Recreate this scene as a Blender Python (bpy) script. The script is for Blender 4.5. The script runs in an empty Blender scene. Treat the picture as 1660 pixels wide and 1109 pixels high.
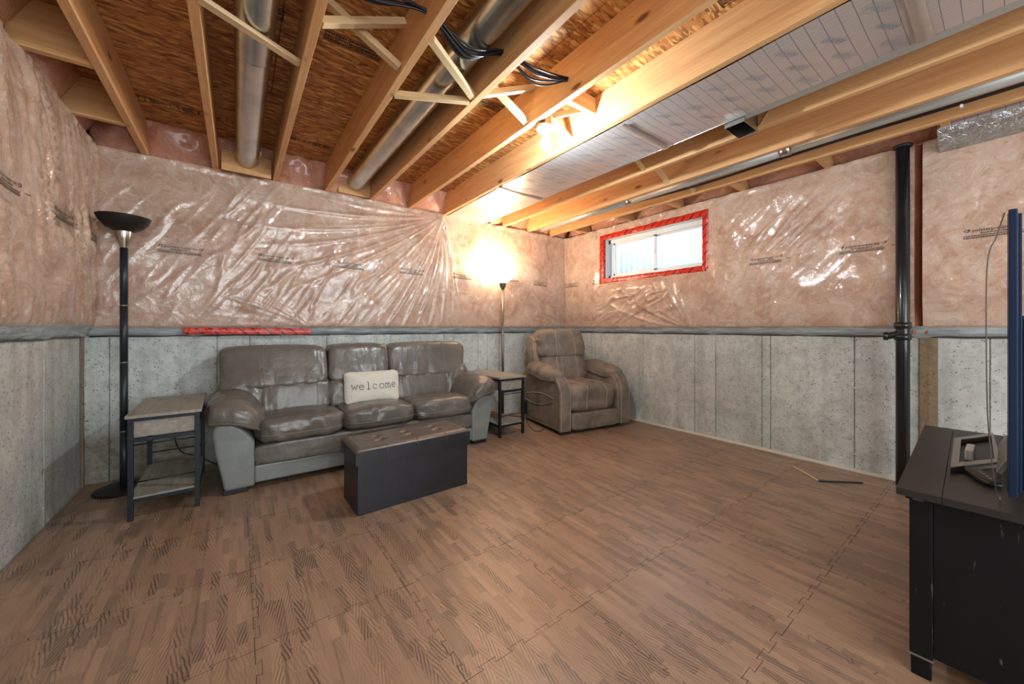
import bpy, bmesh, math, random
import numpy as np
from mathutils import Vector, Matrix, Euler
random.seed(7); rng = np.random.RandomState(7)
S = bpy.context.scene; C = S.collection
PI = math.pi
# ---------------------------------------------------------------- camera, world, lights, exposure
CAMZ = 1.105
cam = bpy.data.cameras.new('camera'); camo = bpy.data.objects.new('camera', cam); C.objects.link(camo)
camo.location = (0, 0, CAMZ); camo.rotation_euler = (PI/2, 0, -math.radians(36.665))
cam.sensor_width = 36; cam.lens = 598.84/1660*36; cam.shift_y = -0.0140; cam.clip_start = .02
S.camera = camo
S.view_settings.view_transform = 'Standard'; S.view_settings.look = 'None'
S.view_settings.exposure = 1.08; S.view_settings.gamma = 1; S.view_settings.use_curve_mapping = False
W = bpy.data.worlds.new('sky'); S.world = W; W.use_nodes = True
W.node_tree.nodes['Background'].inputs[0].default_value = (.74, .88, 1, 1)
W.node_tree.nodes['Background'].inputs[1].default_value = 4.6

def area(name, loc, rot, sx, sy, power, col):
    l = bpy.data.lights.new(name, 'AREA'); l.shape = 'RECTANGLE'; l.size = sx; l.size_y = sy; l.energy = power; l.color = col
    o = bpy.data.objects.new(name, l); o.location = loc; o.rotation_euler = rot; C.objects.link(o); return o
def point(name, loc, power, col, r=.04):
    l = bpy.data.lights.new(name, 'POINT'); l.energy = power; l.color = col; l.shadow_soft_size = r
    o = bpy.data.objects.new(name, l); o.location = loc; C.objects.link(o); return o
# unseen fill lights added behind the camera, standing in for other basement bulbs
area('basement_fill', (1.2, -2.4, 1.4), (math.radians(90), 0, math.radians(-8)), 3.4, 1.9, 58, (.88, .96, 1))
point('basement_fill_point', (.45, -.75, 2.2), 14, (.84, .95, 1))
BULB = (1.555, 1.734, 2.262)
TORCH = (2.542, 3.6)
point('torchiere_bulb', (TORCH[0], TORCH[1], 1.80), 22, (1, .80, .56), .05)
BULB_E, BOWL_E = 600, 6

# ---------------------------------------------------------------- helpers
def vnoise(p, seed=0):
    p = np.asarray(p, float); i = np.floor(p).astype(np.int64); f = p-i; f = f*f*(3-2*f)
    def h(a):
        n = (a[:, 0]*374761393 + a[:, 1]*668265263 + (a[:, 2]*2147483647 if a.shape[1] > 2 else 0) + seed*144665) & 0xffffffff
        n = ((n ^ (n >> 13))*1274126177) & 0xffffffff
        return ((n ^ (n >> 16)) & 0xffff)/65535.0
    d = p.shape[1]; out = 0
    for k in range(2**d):
        off = np.array([(k >> a) & 1 for a in range(d)]); w = 1
        for a in range(d): w = w*(f[:, a] if off[a] else 1-f[:, a])
        out = out + w*h(i+off)
    return out*2-1
def fbm(p, oct=3, seed=0):
    p = np.asarray(p, float); return sum(vnoise(p*2**o, seed+o)/2**o for o in range(oct))

def link(name, me, m=None, parent=None, smooth=False):
    o = bpy.data.objects.new(name, me); C.objects.link(o)
    if m is not None and not me.materials: me.materials.append(m)
    if smooth: me.shade_smooth()
    if parent: o.parent = parent
    return o
def mesh(name, V, F, m=None, parent=None, smooth=False):
    me = bpy.data.meshes.new(name); me.from_pydata([tuple(v) for v in V], [], [tuple(f) for f in F]); me.update()
    return link(name, me, m, parent, smooth)
def empty(name, loc, rz=0, label=None, cat=None, group=None):
    o = bpy.data.objects.new(name, None); C.objects.link(o); o.location = loc; o.rotation_euler = (0, 0, rz)
    o.empty_display_size = .05
    return tag(o, label, cat, group)
def tag(o, label=None, cat=None, group=None, kind=None):
    if label: o['label'] = label
    if cat: o['category'] = cat
    if group: o['group'] = group
    if kind: o['kind'] = kind
    return o
def box_bm(bm, c, s, bev=0, rot=None):
    r = bmesh.ops.create_cube(bm, size=1); vs = r['verts']
    M = Matrix.Translation(c) @ (rot.to_matrix().to_4x4() if rot else Matrix()) @ Matrix.Diagonal((*s, 1))
    bmesh.ops.transform(bm, matrix=M, verts=vs)
    if bev:
        es = list({e for v in vs for e in v.link_edges})
        bmesh.ops.bevel(bm, geom=es, offset=bev, segments=2, affect='EDGES', profile=.6)
def box(name, c, s, m, parent=None, bev=.002, rot=None):
    bm = bmesh.new(); box_bm(bm, (0, 0, 0), s, bev); me = bpy.data.meshes.new(name); bm.to_mesh(me); bm.free()
    o = link(name, me, m, parent); o.location = c
    if rot: o.rotation_euler = rot
    return o
def boxes(name, lst, m, parent=None, bev=.002):
    bm = bmesh.new()
    for c, s in lst: box_bm(bm, c, s, bev)
    me = bpy.data.meshes.new(name); bm.to_mesh(me); bm.free(); return link(name, me, m, parent)
def beam(name, p0, p1, w, h, m, parent=None, bev=.002):
    """board whose long axis is its local Y; w across, h in height"""
    p0, p1 = Vector(p0), Vector(p1); d = p1-p0; L = d.length
    bm = bmesh.new(); box_bm(bm, (0, 0, 0), (w, L, h), bev); me = bpy.data.meshes.new(name); bm.to_mesh(me); bm.free()
    o = link(name, me, m, parent); o.location = (p0+p1)/2
    y = d.normalized(); z = Vector((0, 0, 1)); x = y.cross(z).normalized() if abs(y.z) < .99 else Vector((1, 0, 0)); z = x.cross(y)
    o.rotation_euler = Matrix((x, y, z)).transposed().to_euler(); return o
def tube_data(pts, r, n=8, cap=True):
    pts = [Vector(p) for p in pts]; V = []; F = []; rr = r if hasattr(r, '__len__') else [r]*len(pts)
    up = Vector((0, 0, 1)); prev = None
    for i, p in enumerate(pts):
        t = (pts[min(i+1, len(pts)-1)]-pts[max(i-1, 0)]).normalized()
        a = (prev - t*prev.dot(t)) if prev is not None else (up - t*up.dot(t))
        if a.length < 1e-3: a = Vector((1, 0, 0))-t*t.x
        a.normalize(); b = t.cross(a); prev = a
        for k in range(n):
            q = 2*PI*k/n; V.append(p+(a*math.cos(q)+b*math.sin(q))*rr[i])
    for i in range(len(pts)-1):
        for k in range(n): F.append((i*n+k, i*n+(k+1) % n, (i+1)*n+(k+1) % n, (i+1)*n+k))
    if cap: F.append(tuple(range(n-1, -1, -1))); F.append(tuple(range((len(pts)-1)*n, len(pts)*n)))
    return V, F
def tube(name, pts, r, m, parent=None, n=8, smooth=True):
    V, F = tube_data(pts, r, n); return mesh(name, V, F, m, parent, smooth)
def tubes(name, lst, r, m, parent=None, n=6):
    V = []; F = []
    for pts in lst:
        v, f = tube_data(pts, r, n); k = len(V); V += v; F += [tuple(a+k for a in g) for g in f]
    return mesh(name, V, F, m, parent, True)
def curve(pts, n=12):
    """Catmull-Rom through pts"""
    P = [Vector(p) for p in pts]; P = [P[0]*2-P[1]]+P+[P[-1]*2-P[-2]]; out = []
    for i in range(1, len(P)-2):
        for k in range(n):
            t = k/n; a, b, c, d = P[i-1:i+3]
            out.append(.5*((2*b)+(c-a)*t+(2*a-5*b+4*c-d)*t*t+(-a+3*b-3*c+d)*t**3))
    out.append(P[-2]); return out
def lathe(name, prof, m, parent=None, n=40, loc=(0, 0, 0), smooth=True):
    V = []; F = []
    for r, z in prof:
        for k in range(n): V.append((max(r, 1e-4)*math.cos(2*PI*k/n), max(r, 1e-4)*math.sin(2*PI*k/n), z))
    for i in range(len(prof)-1):
        for k in range(n): F.append((i*n+k, i*n+(k+1) % n, (i+1)*n+(k+1) % n, (i+1)*n+k))
    o = mesh(name, V, F, m, parent, False); o.location = loc
    if smooth:
        o.data.shade_smooth()
        try: o.data.set_sharp_from_angle(angle=math.radians(40))
        except Exception: pass
    return o
class Cushion:
    """soft box: cube grid pushed onto a superquadric, then wrinkled and bent"""
    def __init__(s, c, h, e=5, wr=.004, ws=(9, 9, 9), seed=0, bend=None, wmask=None):
        s.c, s.h, s.e, s.wr, s.ws, s.seed, s.bend, s.wmask = np.array(c), np.array(h), e, wr, np.array(ws), seed, bend, wmask
    def P(s, q, lift=0):
        q = np.asarray(q, float).reshape(-1, 3); e = s.e
        nrm = (np.abs(q)**e).sum(1)**(1/e); u = q/nrm[:, None]; p = u*s.h
        g = np.sign(u)*np.abs(u)**(e-1)/s.h; g = g/np.linalg.norm(g, axis=1)[:, None]
        w = s.wr*(1-np.abs(fbm(p*s.ws+17.3, 3, s.seed))*1.6)
        if s.wmask is not None: w = w*s.wmask(u)
        p = p+g*(w+lift)[:, None]
        if s.bend is not None: p = s.bend(p, u)
        return p+s.c
    def make(s, name, m, parent=None, n=28):
        idx = {}; Q = []; F = []
        def gi(a):
            if a not in idx: idx[a] = len(Q); Q.append([2*t/n-1 for t in a])
            return idx[a]
        for ax in range(3):
            for sd in (0, n):
                b, c2 = (ax+1) % 3, (ax+2) % 3
                for i in range(n):
                    for j in range(n):
                        cs = []
                        for di, dj in ((0, 0), (1, 0), (1, 1), (0, 1)):
                            a = [0, 0, 0]; a[ax] = sd; a[b] = i+di; a[c2] = j+dj; cs.append(gi(tuple(a)))
                        F.append(cs if sd else cs[::-1])
        return mesh(name, s.P(Q), F, m, parent, True)
    def seam(s, qs, name, m, parent, r=.0028, n=24, lift=.001):
        out = []
        for a, b in qs:
            a, b = np.array(a, float), np.array(b, float)
            out.append([Vector(v) for v in s.P([a+(b-a)*t for t in np.linspace(0, 1, n)], lift)])
        return [tube(name, p, r, m, parent, 6) for p in out]
def extrude(name, prof, y0, y1, m, parent=None, bev=.008, axis='y', seg=3):
    """closed outline in the plane, swept along an axis"""
    bm = bmesh.new(); vs = []
    for a, b in prof: vs.append(bm.verts.new((a, y0, b) if axis == 'y' else (y0, a, b)))
    f = bm.faces.new(vs); r = bmesh.ops.extrude_face_region(bm, geom=[f])
    d = (0, y1-y0, 0) if axis == 'y' else (y1-y0, 0, 0)
    bmesh.ops.translate(bm, vec=d, verts=[v for v in r['geom'] if isinstance(v, bmesh.types.BMVert)])
    bmesh.ops.recalc_face_normals(bm, faces=bm.faces)
    if bev:
        es = [e for e in bm.edges if len(e.link_faces) == 2 and e.calc_face_angle(0) > .9]
        bmesh.ops.bevel(bm, geom=es, offset=bev, segments=seg, affect='EDGES', profile=.6)
    me = bpy.data.meshes.new(name); bm.to_mesh(me); bm.free()
    me.shade_smooth()
    try: me.set_sharp_from_angle(angle=math.radians(35))
    except Exception: pass
    return link(name, me, m, parent)
def text_data(s, size=1):
    cu = bpy.data.curves.new('t', 'FONT'); cu.body = s; cu.size = size; cu.resolution_u = 2
    o = bpy.data.objects.new('t', cu); C.objects.link(o)
    dg = bpy.context.evaluated_depsgraph_get(); me = bpy.data.meshes.new_from_object(o.evaluated_get(dg))
    V = [v.co.copy() for v in me.vertices]; F = [tuple(p.vertices) for p in me.polygons]
    bpy.data.objects.remove(o); bpy.data.curves.remove(cu); bpy.data.meshes.remove(me); return V, F

# ---------------------------------------------------------------- materials
def rgb(r, g, b): return tuple(((c/255+.055)/1.055)**2.4 if c > 10 else c/255/12.92 for c in (r, g, b))+(1,)
class M:
    def __init__(s, name):
        s.m = bpy.data.materials.new(name); s.m.use_nodes = True; s.t = s.m.node_tree; s.n = s.t.nodes
        s.b = s.n['Principled BSDF']; s.out = s.n['Material Output']
    def N(s, typ, **kw):
        n = s.n.new(typ)
        for k, v in kw.items():
            if k.startswith('i_'):
                key = k[2:]; key = int(key) if key.isdigit() else key.replace('_', ' ')
                if hasattr(v, 'bl_idname') or isinstance(v, bpy.types.NodeSocket): s.t.links.new(v, n.inputs[key])
                else: n.inputs[key].default_value = v
            else: setattr(n, k, v)
        return n
    def L(s, a, b): s.t.links.new(a, b)
    def set(s, **kw):
        for k, v in kw.items():
            i = s.b.inputs[k.replace('_', ' ')]
            if isinstance(v, bpy.types.NodeSocket): s.L(v, i)
            else: i.default_value = v
        return s.m
    def pos(s, kind='world', scale=(1, 1, 1), rot=(0, 0, 0), rnd=False):
        v = s.N('ShaderNodeNewGeometry').outputs['Position'] if kind == 'world' else s.N('ShaderNodeTexCoord').outputs['Object']
        if rnd:
            oi = s.N('ShaderNodeObjectInfo'); a = s.N('ShaderNodeMath', operation='MULTIPLY', i_0=oi.outputs['Random'], i_1=37.0)
            ad = s.N('ShaderNodeVectorMath', operation='ADD'); s.L(v, ad.inputs[0]); s.L(a.outputs[0], ad.inputs[1]); v = ad.outputs[0]
        mp = s.N('ShaderNodeMapping'); s.L(v, mp.inputs[0]); mp.inputs['Scale'].default_value = scale; mp.inputs['Rotation'].default_value = rot
        return mp.outputs[0]
    def noise(s, v, scale=5, detail=4, rough=.5, dist=0):
        n = s.N('ShaderNodeTexNoise'); s.L(v, n.inputs['Vector']); n.inputs['Scale'].default_value = scale
        n.inputs['Detail'].default_value = detail; n.inputs['Roughness'].default_value = rough; n.inputs['Distortion'].default_value = dist
        return n.outputs['Fac']
    def vor(s, v, scale=5, feature='F1', rnd=1):
        n = s.N('ShaderNodeTexVoronoi', feature=feature); s.L(v, n.inputs['Vector']); n.inputs['Scale'].default_value = scale
        n.inputs['Randomness'].default_value = rnd; return n
    def ramp(s, f, *st):
        n = s.N('ShaderNodeValToRGB'); s.L(f, n.inputs[0]); e = n.color_ramp.elements
        while len(e) < len(st): e.new(.5)
        for k, (p, c) in enumerate(st): e[k].position = p; e[k].color = c if len(c) == 4 else (*c, 1)
        return n.outputs[0]
    def gr(s, f, *st): return s.ramp(f, *[(p, (c, c, c, 1)) for p, c in st])
    def mix(s, f, a, b, mode='MIX'):
        n = s.N('ShaderNodeMix', data_type='RGBA', blend_type=mode)
        for k, v in ((0, f), (6, a), (7, b)):
            if isinstance(v, bpy.types.NodeSocket): s.L(v, n.inputs[k])
            else: n.inputs[k].default_value = v
        return n.outputs[2]
    def math(s, op, a, b=0.0):
        n = s.N('ShaderNodeMath', operation=op)
        for k, v in ((0, a), (1, b)):
            if isinstance(v, bpy.types.NodeSocket): s.L(v, n.inputs[k])
            else: n.inputs[k].default_value = v
        return n.outputs[0]
    def bump(s, h, st=.3, d=.01, prev=None):
        n = s.N('ShaderNodeBump'); s.L(h, n.inputs['Height']); n.inputs['Strength'].default_value = st; n.inputs['Distance'].default_value = d
        if prev: s.L(prev, n.inputs['Normal'])
        return n.outputs[0]
def plain(name, c, rough=.5, metal=0, **kw):
    k = M(name); return k.set(Base_Color=c, Roughness=rough, Metallic=metal, **kw)

def wood_mat(name, a, b, knot=True, rough=.62):
    k = M(name); v = k.pos('obj', (14, .9, 14), rnd=True); g = k.noise(v, 2.2, 5, .6, .6)
    v2 = k.pos('obj', (60, 1.6, 60), rnd=True); f = k.noise(v2, 2.5, 3, .6)
    col = k.ramp(g, (.3, a), (.7, b)); col = k.mix(k.gr(f, (.45, 0), (.75, .35)), col, tuple(x*.62 for x in a[:3])+(1,))
    if knot:
        vo = k.vor(k.pos('obj', (7, 2.6, 7), rnd=True), 1.0)
        col = k.mix(k.gr(vo.outputs['Distance'], (.06, .9), (.13, 0)), col, rgb(110, 58, 26))
    return k.set(Base_Color=col, Roughness=rough, Normal=k.bump(f, .15, .002))
M_JOIST = wood_mat('joist_lumber', rgb(202, 146, 94), rgb(222, 176, 124))
M_STRUT = wood_mat('strut_lumber', rgb(190, 156, 114), rgb(214, 184, 142), False)
M_PLY = wood_mat('block_lumber', rgb(196, 146, 92), rgb(216, 170, 116), False)

k = M('oriented_strand_board')
vw = k.N('ShaderNodeNewGeometry').outputs['Position']
def flakes(sx, sy, rot, amp):
    nz = k.N('ShaderNodeTexNoise'); nz.inputs['Scale'].default_value = 3.1+sx*.1; k.L(vw, nz.inputs['Vector'])
    ad = k.N('ShaderNodeMix', data_type='VECTOR'); ad.inputs[0].default_value = amp; k.L(vw, ad.inputs[4]); k.L(nz.outputs['Color'], ad.inputs[5])
    mp = k.N('ShaderNodeMapping'); k.L(ad.outputs[1], mp.inputs[0]); mp.inputs['Scale'].default_value = (sx, sy, 1); mp.inputs['Rotation'].default_value = (0, 0, rot)
    vo = k.vor(mp.outputs[0], 1.0); c = k.N('ShaderNodeSeparateColor'); k.L(vo.outputs['Color'], c.inputs[0]); return c, vo
fa, va = flakes(14, 60, 0, .05); fb_, vb = flakes(16, 70, .28, .06); fc, vc = flakes(13, 55, -.3, .06)
sel = k.gr(fa.outputs[1], (.44, 0), (.46, 1)); sel2 = k.gr(fb_.outputs[1], (.5, 0), (.52, 1))
f = k.mix(sel, fa.outputs[0], fb_.outputs[0]); f = k.mix(k.math('MULTIPLY', sel2, .8), f, fc.outputs[0])
fine = k.noise(k.pos('world', (16, 190, 1)), 1.5, 3, .7)
col = k.ramp(f, (.0, rgb(128, 76, 34)), (.35, rgb(176, 114, 58)), (.7, rgb(196, 136, 74)), (1, rgb(226, 178, 106)))
col = k.mix(k.gr(fine, (.54, 0), (.70, .6)), col, rgb(104, 58, 24))
gap_ = k.gr(va.outputs['Distance'], (.62, 0), (.85, .6)); col = k.mix(gap_, col, rgb(70, 36, 14))
M_OSB = k.set(Base_Color=col, Roughness=.7, Normal=k.bump(f, .35, .004))

def concrete(name, a, b, seed):
    k = M(name); v = k.pos('world', (1, 1, 1)); v.node.inputs['Location'].default_value = (seed, seed*2, 0)
    big = k.noise(v, 1.7, 5, .6); st = k.noise(k.pos('world', (7, 7, .55)), 1.3, 4, .6)
    col = k.ramp(big, (.32, a), (.68, b)); col = k.mix(k.gr(st, (.5, 0), (.7, .42)), col, tuple(x*.55 for x in a[:3])+(1,))
    mid = k.noise(v, 11, 6, .75); col = k.mix(k.gr(mid, (.36, .42), (.56, 0)), col, tuple(x*.5 for x in a[:3])+(1,))
    mid2 = k.noise(v, 38, 4, .75); col = k.mix(k.gr(mid2, (.30, .55), (.46, 0)), col, tuple(x*.45 for x in a[:3])+(1,))
    col = k.mix(k.gr(mid2, (.60, 0), (.74, .5)), col, rgb(232, 234, 230))
    vo = k.vor(v, 54); n2 = k.noise(v, 21, 2, .5)
    pit = k.math('MULTIPLY', k.gr(vo.outputs['Distance'], (.12, 1), (.30, 0)), k.gr(n2, (.46, 0), (.54, 1)))
    col = k.mix(k.math('MULTIPLY', pit, .85), col, rgb(52, 52, 48))
    rub = k.noise(v, 60, 4, .75)
    # rust and water stains near the foot of the wall
    sp = k.N('ShaderNodeSeparateXYZ'); k.L(k.N('ShaderNodeNewGeometry').outputs['Position'], sp.inputs[0])
    foot = k.math('MULTIPLY', k.gr(sp.outputs[2], (.0, 1), (.42, 0)), k.gr(k.noise(k.pos('world', (4, 4, 1.2)), 1.1, 3), (.5, 0), (.7, .55)))
    col = k.mix(foot, col, rgb(128, 106, 72))
    if seed == 5:     # mottled brown patch low in the left corner
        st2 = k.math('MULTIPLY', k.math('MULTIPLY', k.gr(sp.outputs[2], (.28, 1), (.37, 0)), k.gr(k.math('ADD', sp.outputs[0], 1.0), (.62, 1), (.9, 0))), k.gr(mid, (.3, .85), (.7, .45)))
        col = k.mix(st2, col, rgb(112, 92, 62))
    n = k.bump(pit, -.5, .006); n = k.bump(rub, .6, .008, n)
    return k.set(Base_Color=col, Roughness=.85, Normal=n)
M_CONC = concrete('poured_concrete', rgb(188, 191, 186), rgb(216, 218, 212), 3)
M_CONCB = concrete('poured_concrete_brown_patch', rgb(190, 196, 193), rgb(216, 221, 217), 5)
M_SLAB = plain('concrete_slab', rgb(206, 200, 184), .8)

def film_mat(name, tint=1.0):
    k = M(name); v = k.pos('world')
    n1 = k.noise(v, 2.6, 6, .66, 1.2); n2 = k.noise(v, 6.5, 7, .74, 2.4); n3 = k.noise(v, 20, 5, .75, 1.4)
    col = k.ramp(n1, (.30, rgb(170, 132, 112)), (.50, rgb(194, 162, 142)), (.72, rgb(206, 182, 164)))
    col = k.mix(k.gr(n2, (.53, 0), (.70, .8)), col, rgb(216, 206, 196))
    col = k.mix(k.gr(n2, (.30, .7), (.46, 0)), col, rgb(160, 112, 88))
    col = k.mix(k.gr(n3, (.57, 0), (.72, .5)), col, rgb(234, 220, 206))
    col = k.mix(k.gr(n3, (.30, .45), (.42, 0)), col, rgb(150, 100, 76))
    b1 = k.noise(v, 9, 4, .6, 1.8); b2 = k.noise(v, 26, 3, .6, 1.2)
    nn = k.bump(b1, .30, .02); nn = k.bump(b2, .16, .004, nn)
    return k.set(Base_Color=col, Roughness=.5, Normal=k.bump(n2, .5, .015), Specular_IOR_Level=.3, Coat_Weight=1.0, Coat_Roughness=.055, Coat_IOR=1.7, Coat_Normal=nn)
M_FILM = film_mat('poly_film_over_pink_batts')
k = M('rim_batts'); v = k.pos('world'); n1 = k.noise(v, 5, 5, .65, 1.2)
M_RIM = k.set(Base_Color=k.ramp(n1, (.3, rgb(182, 118, 94)), (.7, rgb(214, 160, 136))), Roughness=.35, Coat_Weight=.6, Coat_Roughness=.12, Normal=k.bump(k.noise(v, 14, 4, .6, 1), .6, .03))
k = M('folded_poly_edge'); v = k.pos('world', (1, 1, 6))
M_FLAP = k.set(Base_Color=k.ramp(k.noise(v, 6, 4, .6), (.3, rgb(134, 140, 142)), (.7, rgb(188, 194, 196))), Roughness=.2, Coat_Weight=.5, Normal=k.bump(k.noise(v, 9, 4, .6, .5), .6, .02))
M_INK = plain('black_ink', rgb(38, 34, 32), .6)
M_INK2 = plain('faded_blue_ink', rgb(142, 146, 160), .6)

k = M('red_sheathing_tape'); sp = k.N('ShaderNodeSeparateXYZ'); k.L(k.N('ShaderNodeNewGeometry').outputs['Position'], sp.inputs[0])
su = k.math('ADD', k.math('ADD', sp.outputs[0], sp.outputs[1]), k.math('MULTIPLY', sp.outputs[2], 1.0))
wv = k.math('FRACT', k.math('MULTIPLY', su, 11.0)); msk = k.math('LESS_THAN', wv, .22)
msk = k.math('MULTIPLY', msk, k.gr(k.noise(k.pos('world'), 30, 2), (.4, .2), (.5, 1)))
M_TAPE = k.set(Base_Color=k.mix(msk, rgb(206, 48, 30), rgb(96, 22, 20)), Roughness=.28, Normal=k.bump(k.noise(k.pos('world'), 22, 3), .6, .01))

# foam tile floor: wood-print strips running along Y with slanting dark grain
k = M('wood_print_foam'); v = k.pos('world', (1, 1, 1), (0, 0, PI/2))
def strips(bw, rh, off_, sq):
    br = k.N('ShaderNodeTexBrick', offset=off_, offset_frequency=2, squash=sq, squash_frequency=3); k.L(v, br.inputs['Vector'])
    for nme, val in (('Color1', (0, 0, 0, 1)), ('Color2', (1, 1, 1, 1)), ('Mortar', (.5, .5, .5, 1)), ('Scale', 1), ('Mortar Size', .0), ('Bias', 0), ('Brick Width', bw), ('Row Height', rh)):
        br.inputs[nme].default_value = val
    return br.outputs['Color']
rnd = strips(.17, .030, .41, .7); rnd2 = strips(.29, .030, .23, 1.3)
col = k.ramp(rnd, (0, rgb(140, 116, 98)), (.25, rgb(154, 124, 100)), (.7, rgb(164, 132, 108)), (1, rgb(176, 144, 118)))
big = k.noise(k.pos('world', (1.6, .7, 1)), 1.1, 3); col = k.mix(k.gr(big, (.35, .3), (.65, 0)), col, rgb(130, 106, 86))
def grain(rot, sc_, dist, seed_):
    off = k.N('ShaderNodeVectorMath', operation='ADD'); k.L(k.pos('world', (1, .8, 1), (0, 0, rot)), off.inputs[0])
    sc = k.N('ShaderNodeVectorMath', operation='SCALE'); k.L(rnd, sc.inputs[0]); sc.inputs['Scale'].default_value = seed_; k.L(sc.outputs[0], off.inputs[1])
    wa = k.N('ShaderNodeTexWave', wave_type='BANDS', bands_direction='X', wave_profile='SIN'); k.L(off.outputs[0], wa.inputs['Vector'])
    for nme, val in (('Scale', sc_), ('Distortion', dist), ('Detail', 1.0), ('Detail Scale', .8)): wa.inputs[nme].default_value = val
    return k.gr(wa.outputs['Fac'], (.60, 0), (.80, 1))
g1 = grain(.30, 31, 1.2, 3.1); g2 = grain(-.26, 27, 3.5, 5.3)
gsel = k.gr(rnd2, (.48, 0), (.52, 1)); g_ = k.mix(gsel, g1, g2)
msk = k.math('MULTIPLY', k.gr(rnd, (.0, 1), (.28, 1), (.45, .4), (.75, .3), (1, .9)), k.gr(k.noise(k.pos('world', (9, 2.4, 1)), 1, 2), (.40, .15), (.54, 1)))
lines = k.math('MULTIPLY', g_, msk)
col = k.mix(k.math('MULTIPLY', lines, .8), col, rgb(74, 56, 46))
lg = k.noise(k.pos('world', (55, 2.0, 1)), 1.2, 3, .6); col = k.mix(k.gr(lg, (.55, 0), (.70, .6)), col, rgb(98, 76, 60))
pv = k.vor(k.pos('world', (1, 1, 0)), 7.5); dent = k.gr(pv.outputs['Distance'], (.03, 1), (.06, 0)); col = k.mix(k.math('MULTIPLY', dent, .7), col, rgb(70, 54, 44))
wv = k.noise(k.pos('world', (230, 230, 1)), 1, 1)
M_FLOOR = k.set(Base_Color=col, Roughness=.34, Specular_IOR_Level=.75, Normal=k.bump(wv, .25, .002, k.bump(lines, -.3, .002, k.bump(dent, -.6, .004))))
M_SEAM = plain('foam_edge', rgb(84, 68, 56), .8)

def leather(name, a, b, rough, wr=.5):
    k = M(name); v = k.pos('obj'); n1 = k.noise(v, 5, 5, .6, .4); gr = k.vor(v, 260)
    w = k.noise(k.pos('obj', (1.2, 1, .75)), 15, 4, .6, 1.0)
    return k.set(Base_Color=k.ramp(n1, (.3, a), (.7, b)), Roughness=rough, Specular_IOR_Level=.55,
                 Normal=k.bump(gr.outputs['Distance'], .06, .001, k.bump(w, wr, .012)))
M_LEATHER = leather('taupe_leather', rgb(94, 89, 84), rgb(114, 107, 100), .27, .32)
M_VINYL = leather('grey_vinyl', rgb(118, 123, 121), rgb(132, 136, 133), .40, .12)
M_SUEDE = leather('brown_suede', rgb(98, 87, 78), rgb(146, 131, 117), .58, .35)
M_PIPING = plain('seam_thread', rgb(126, 115, 104), .55)
M_STITCH = plain('cream_stitching', rgb(196, 180, 156), .7)
M_BLK = plain('black_plastic', rgb(20, 20, 22), .45)
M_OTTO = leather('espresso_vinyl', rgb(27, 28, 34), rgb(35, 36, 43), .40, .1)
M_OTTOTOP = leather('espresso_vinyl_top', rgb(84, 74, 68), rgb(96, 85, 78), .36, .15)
k = M('pillow_canvas'); wv = k.noise(k.pos('obj'), 160, 2)
M_PILLOW = k.set(Base_Color=k.ramp(wv, (.3, rgb(206, 202, 190)), (.7, rgb(224, 220, 208))), Roughness=.9, Normal=k.bump(wv, .3, .002))
M_GREYWOOD = wood_mat('greige_laminate', rgb(134, 126, 116), rgb(168, 160, 148), False, .5)
M_STEEL = plain('dark_powder_coat', rgb(34, 40, 46), .42, .4)
M_BRONZE = plain('matte_black_bowl', rgb(26, 23, 22), .45)
M_CHROME = plain('brushed_nickel', rgb(186, 182, 174), .22, 1)
M_POLE = plain('gunmetal_pole', rgb(50, 56, 62), .38, .4)
M_POLE2 = plain('nickel_pole', rgb(130, 124, 114), .32, .85)
k = M('galvanised'); M_GALV = k.set(Base_Color=k.ramp(k.noise(k.pos('obj', rnd=True), 7, 3), (.3, rgb(176, 176, 174)), (.7, rgb(206, 206, 202))), Roughness=.27, Metallic=1, Normal=k.bump(k.noise(k.pos('obj'), 9, 2), .08, .01))
M_GREYMETAL = plain('dull_grey_metal', rgb(176, 176, 172), .45, .4)
M_CABLE = plain('black_cable', rgb(20, 22, 28), .35)
M_ABS = plain('black_pipe', rgb(26, 27, 29), .3, Coat_Weight=.3)
M_WHITE = plain('white_vinyl', rgb(226, 228, 228), .35)
M_PORC = plain('white_porcelain', rgb(236, 236, 232), .2)
M_TAN = concrete('tan_stained_concrete', rgb(138, 118, 92), rgb(152, 132, 104), 9)
k = M('distressed_black'); v = k.pos('obj', (7, 7, 1.1)); w = k.gr(k.noise(v, 2.2, 5, .7), (.60, 0), (.63, 1))
M_CAB = k.set(Base_Color=k.mix(w, k.ramp(k.noise(v, 1.5, 3), (.3, rgb(6, 9, 14)), (.7, rgb(12, 15, 21))), rgb(92, 82, 76)), Roughness=.55, Specular_IOR_Level=.3)
M_CABTOP = plain('black_top', rgb(40, 37, 36), .42)
M_TV = plain('tv_bezel', rgb(30, 52, 84), .25, .5)
M_SCREEN = plain('tv_screen', rgb(6, 7, 9), .08)
M_SILVER = plain('silver_plastic', rgb(150, 146, 138), .3, .7)

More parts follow.
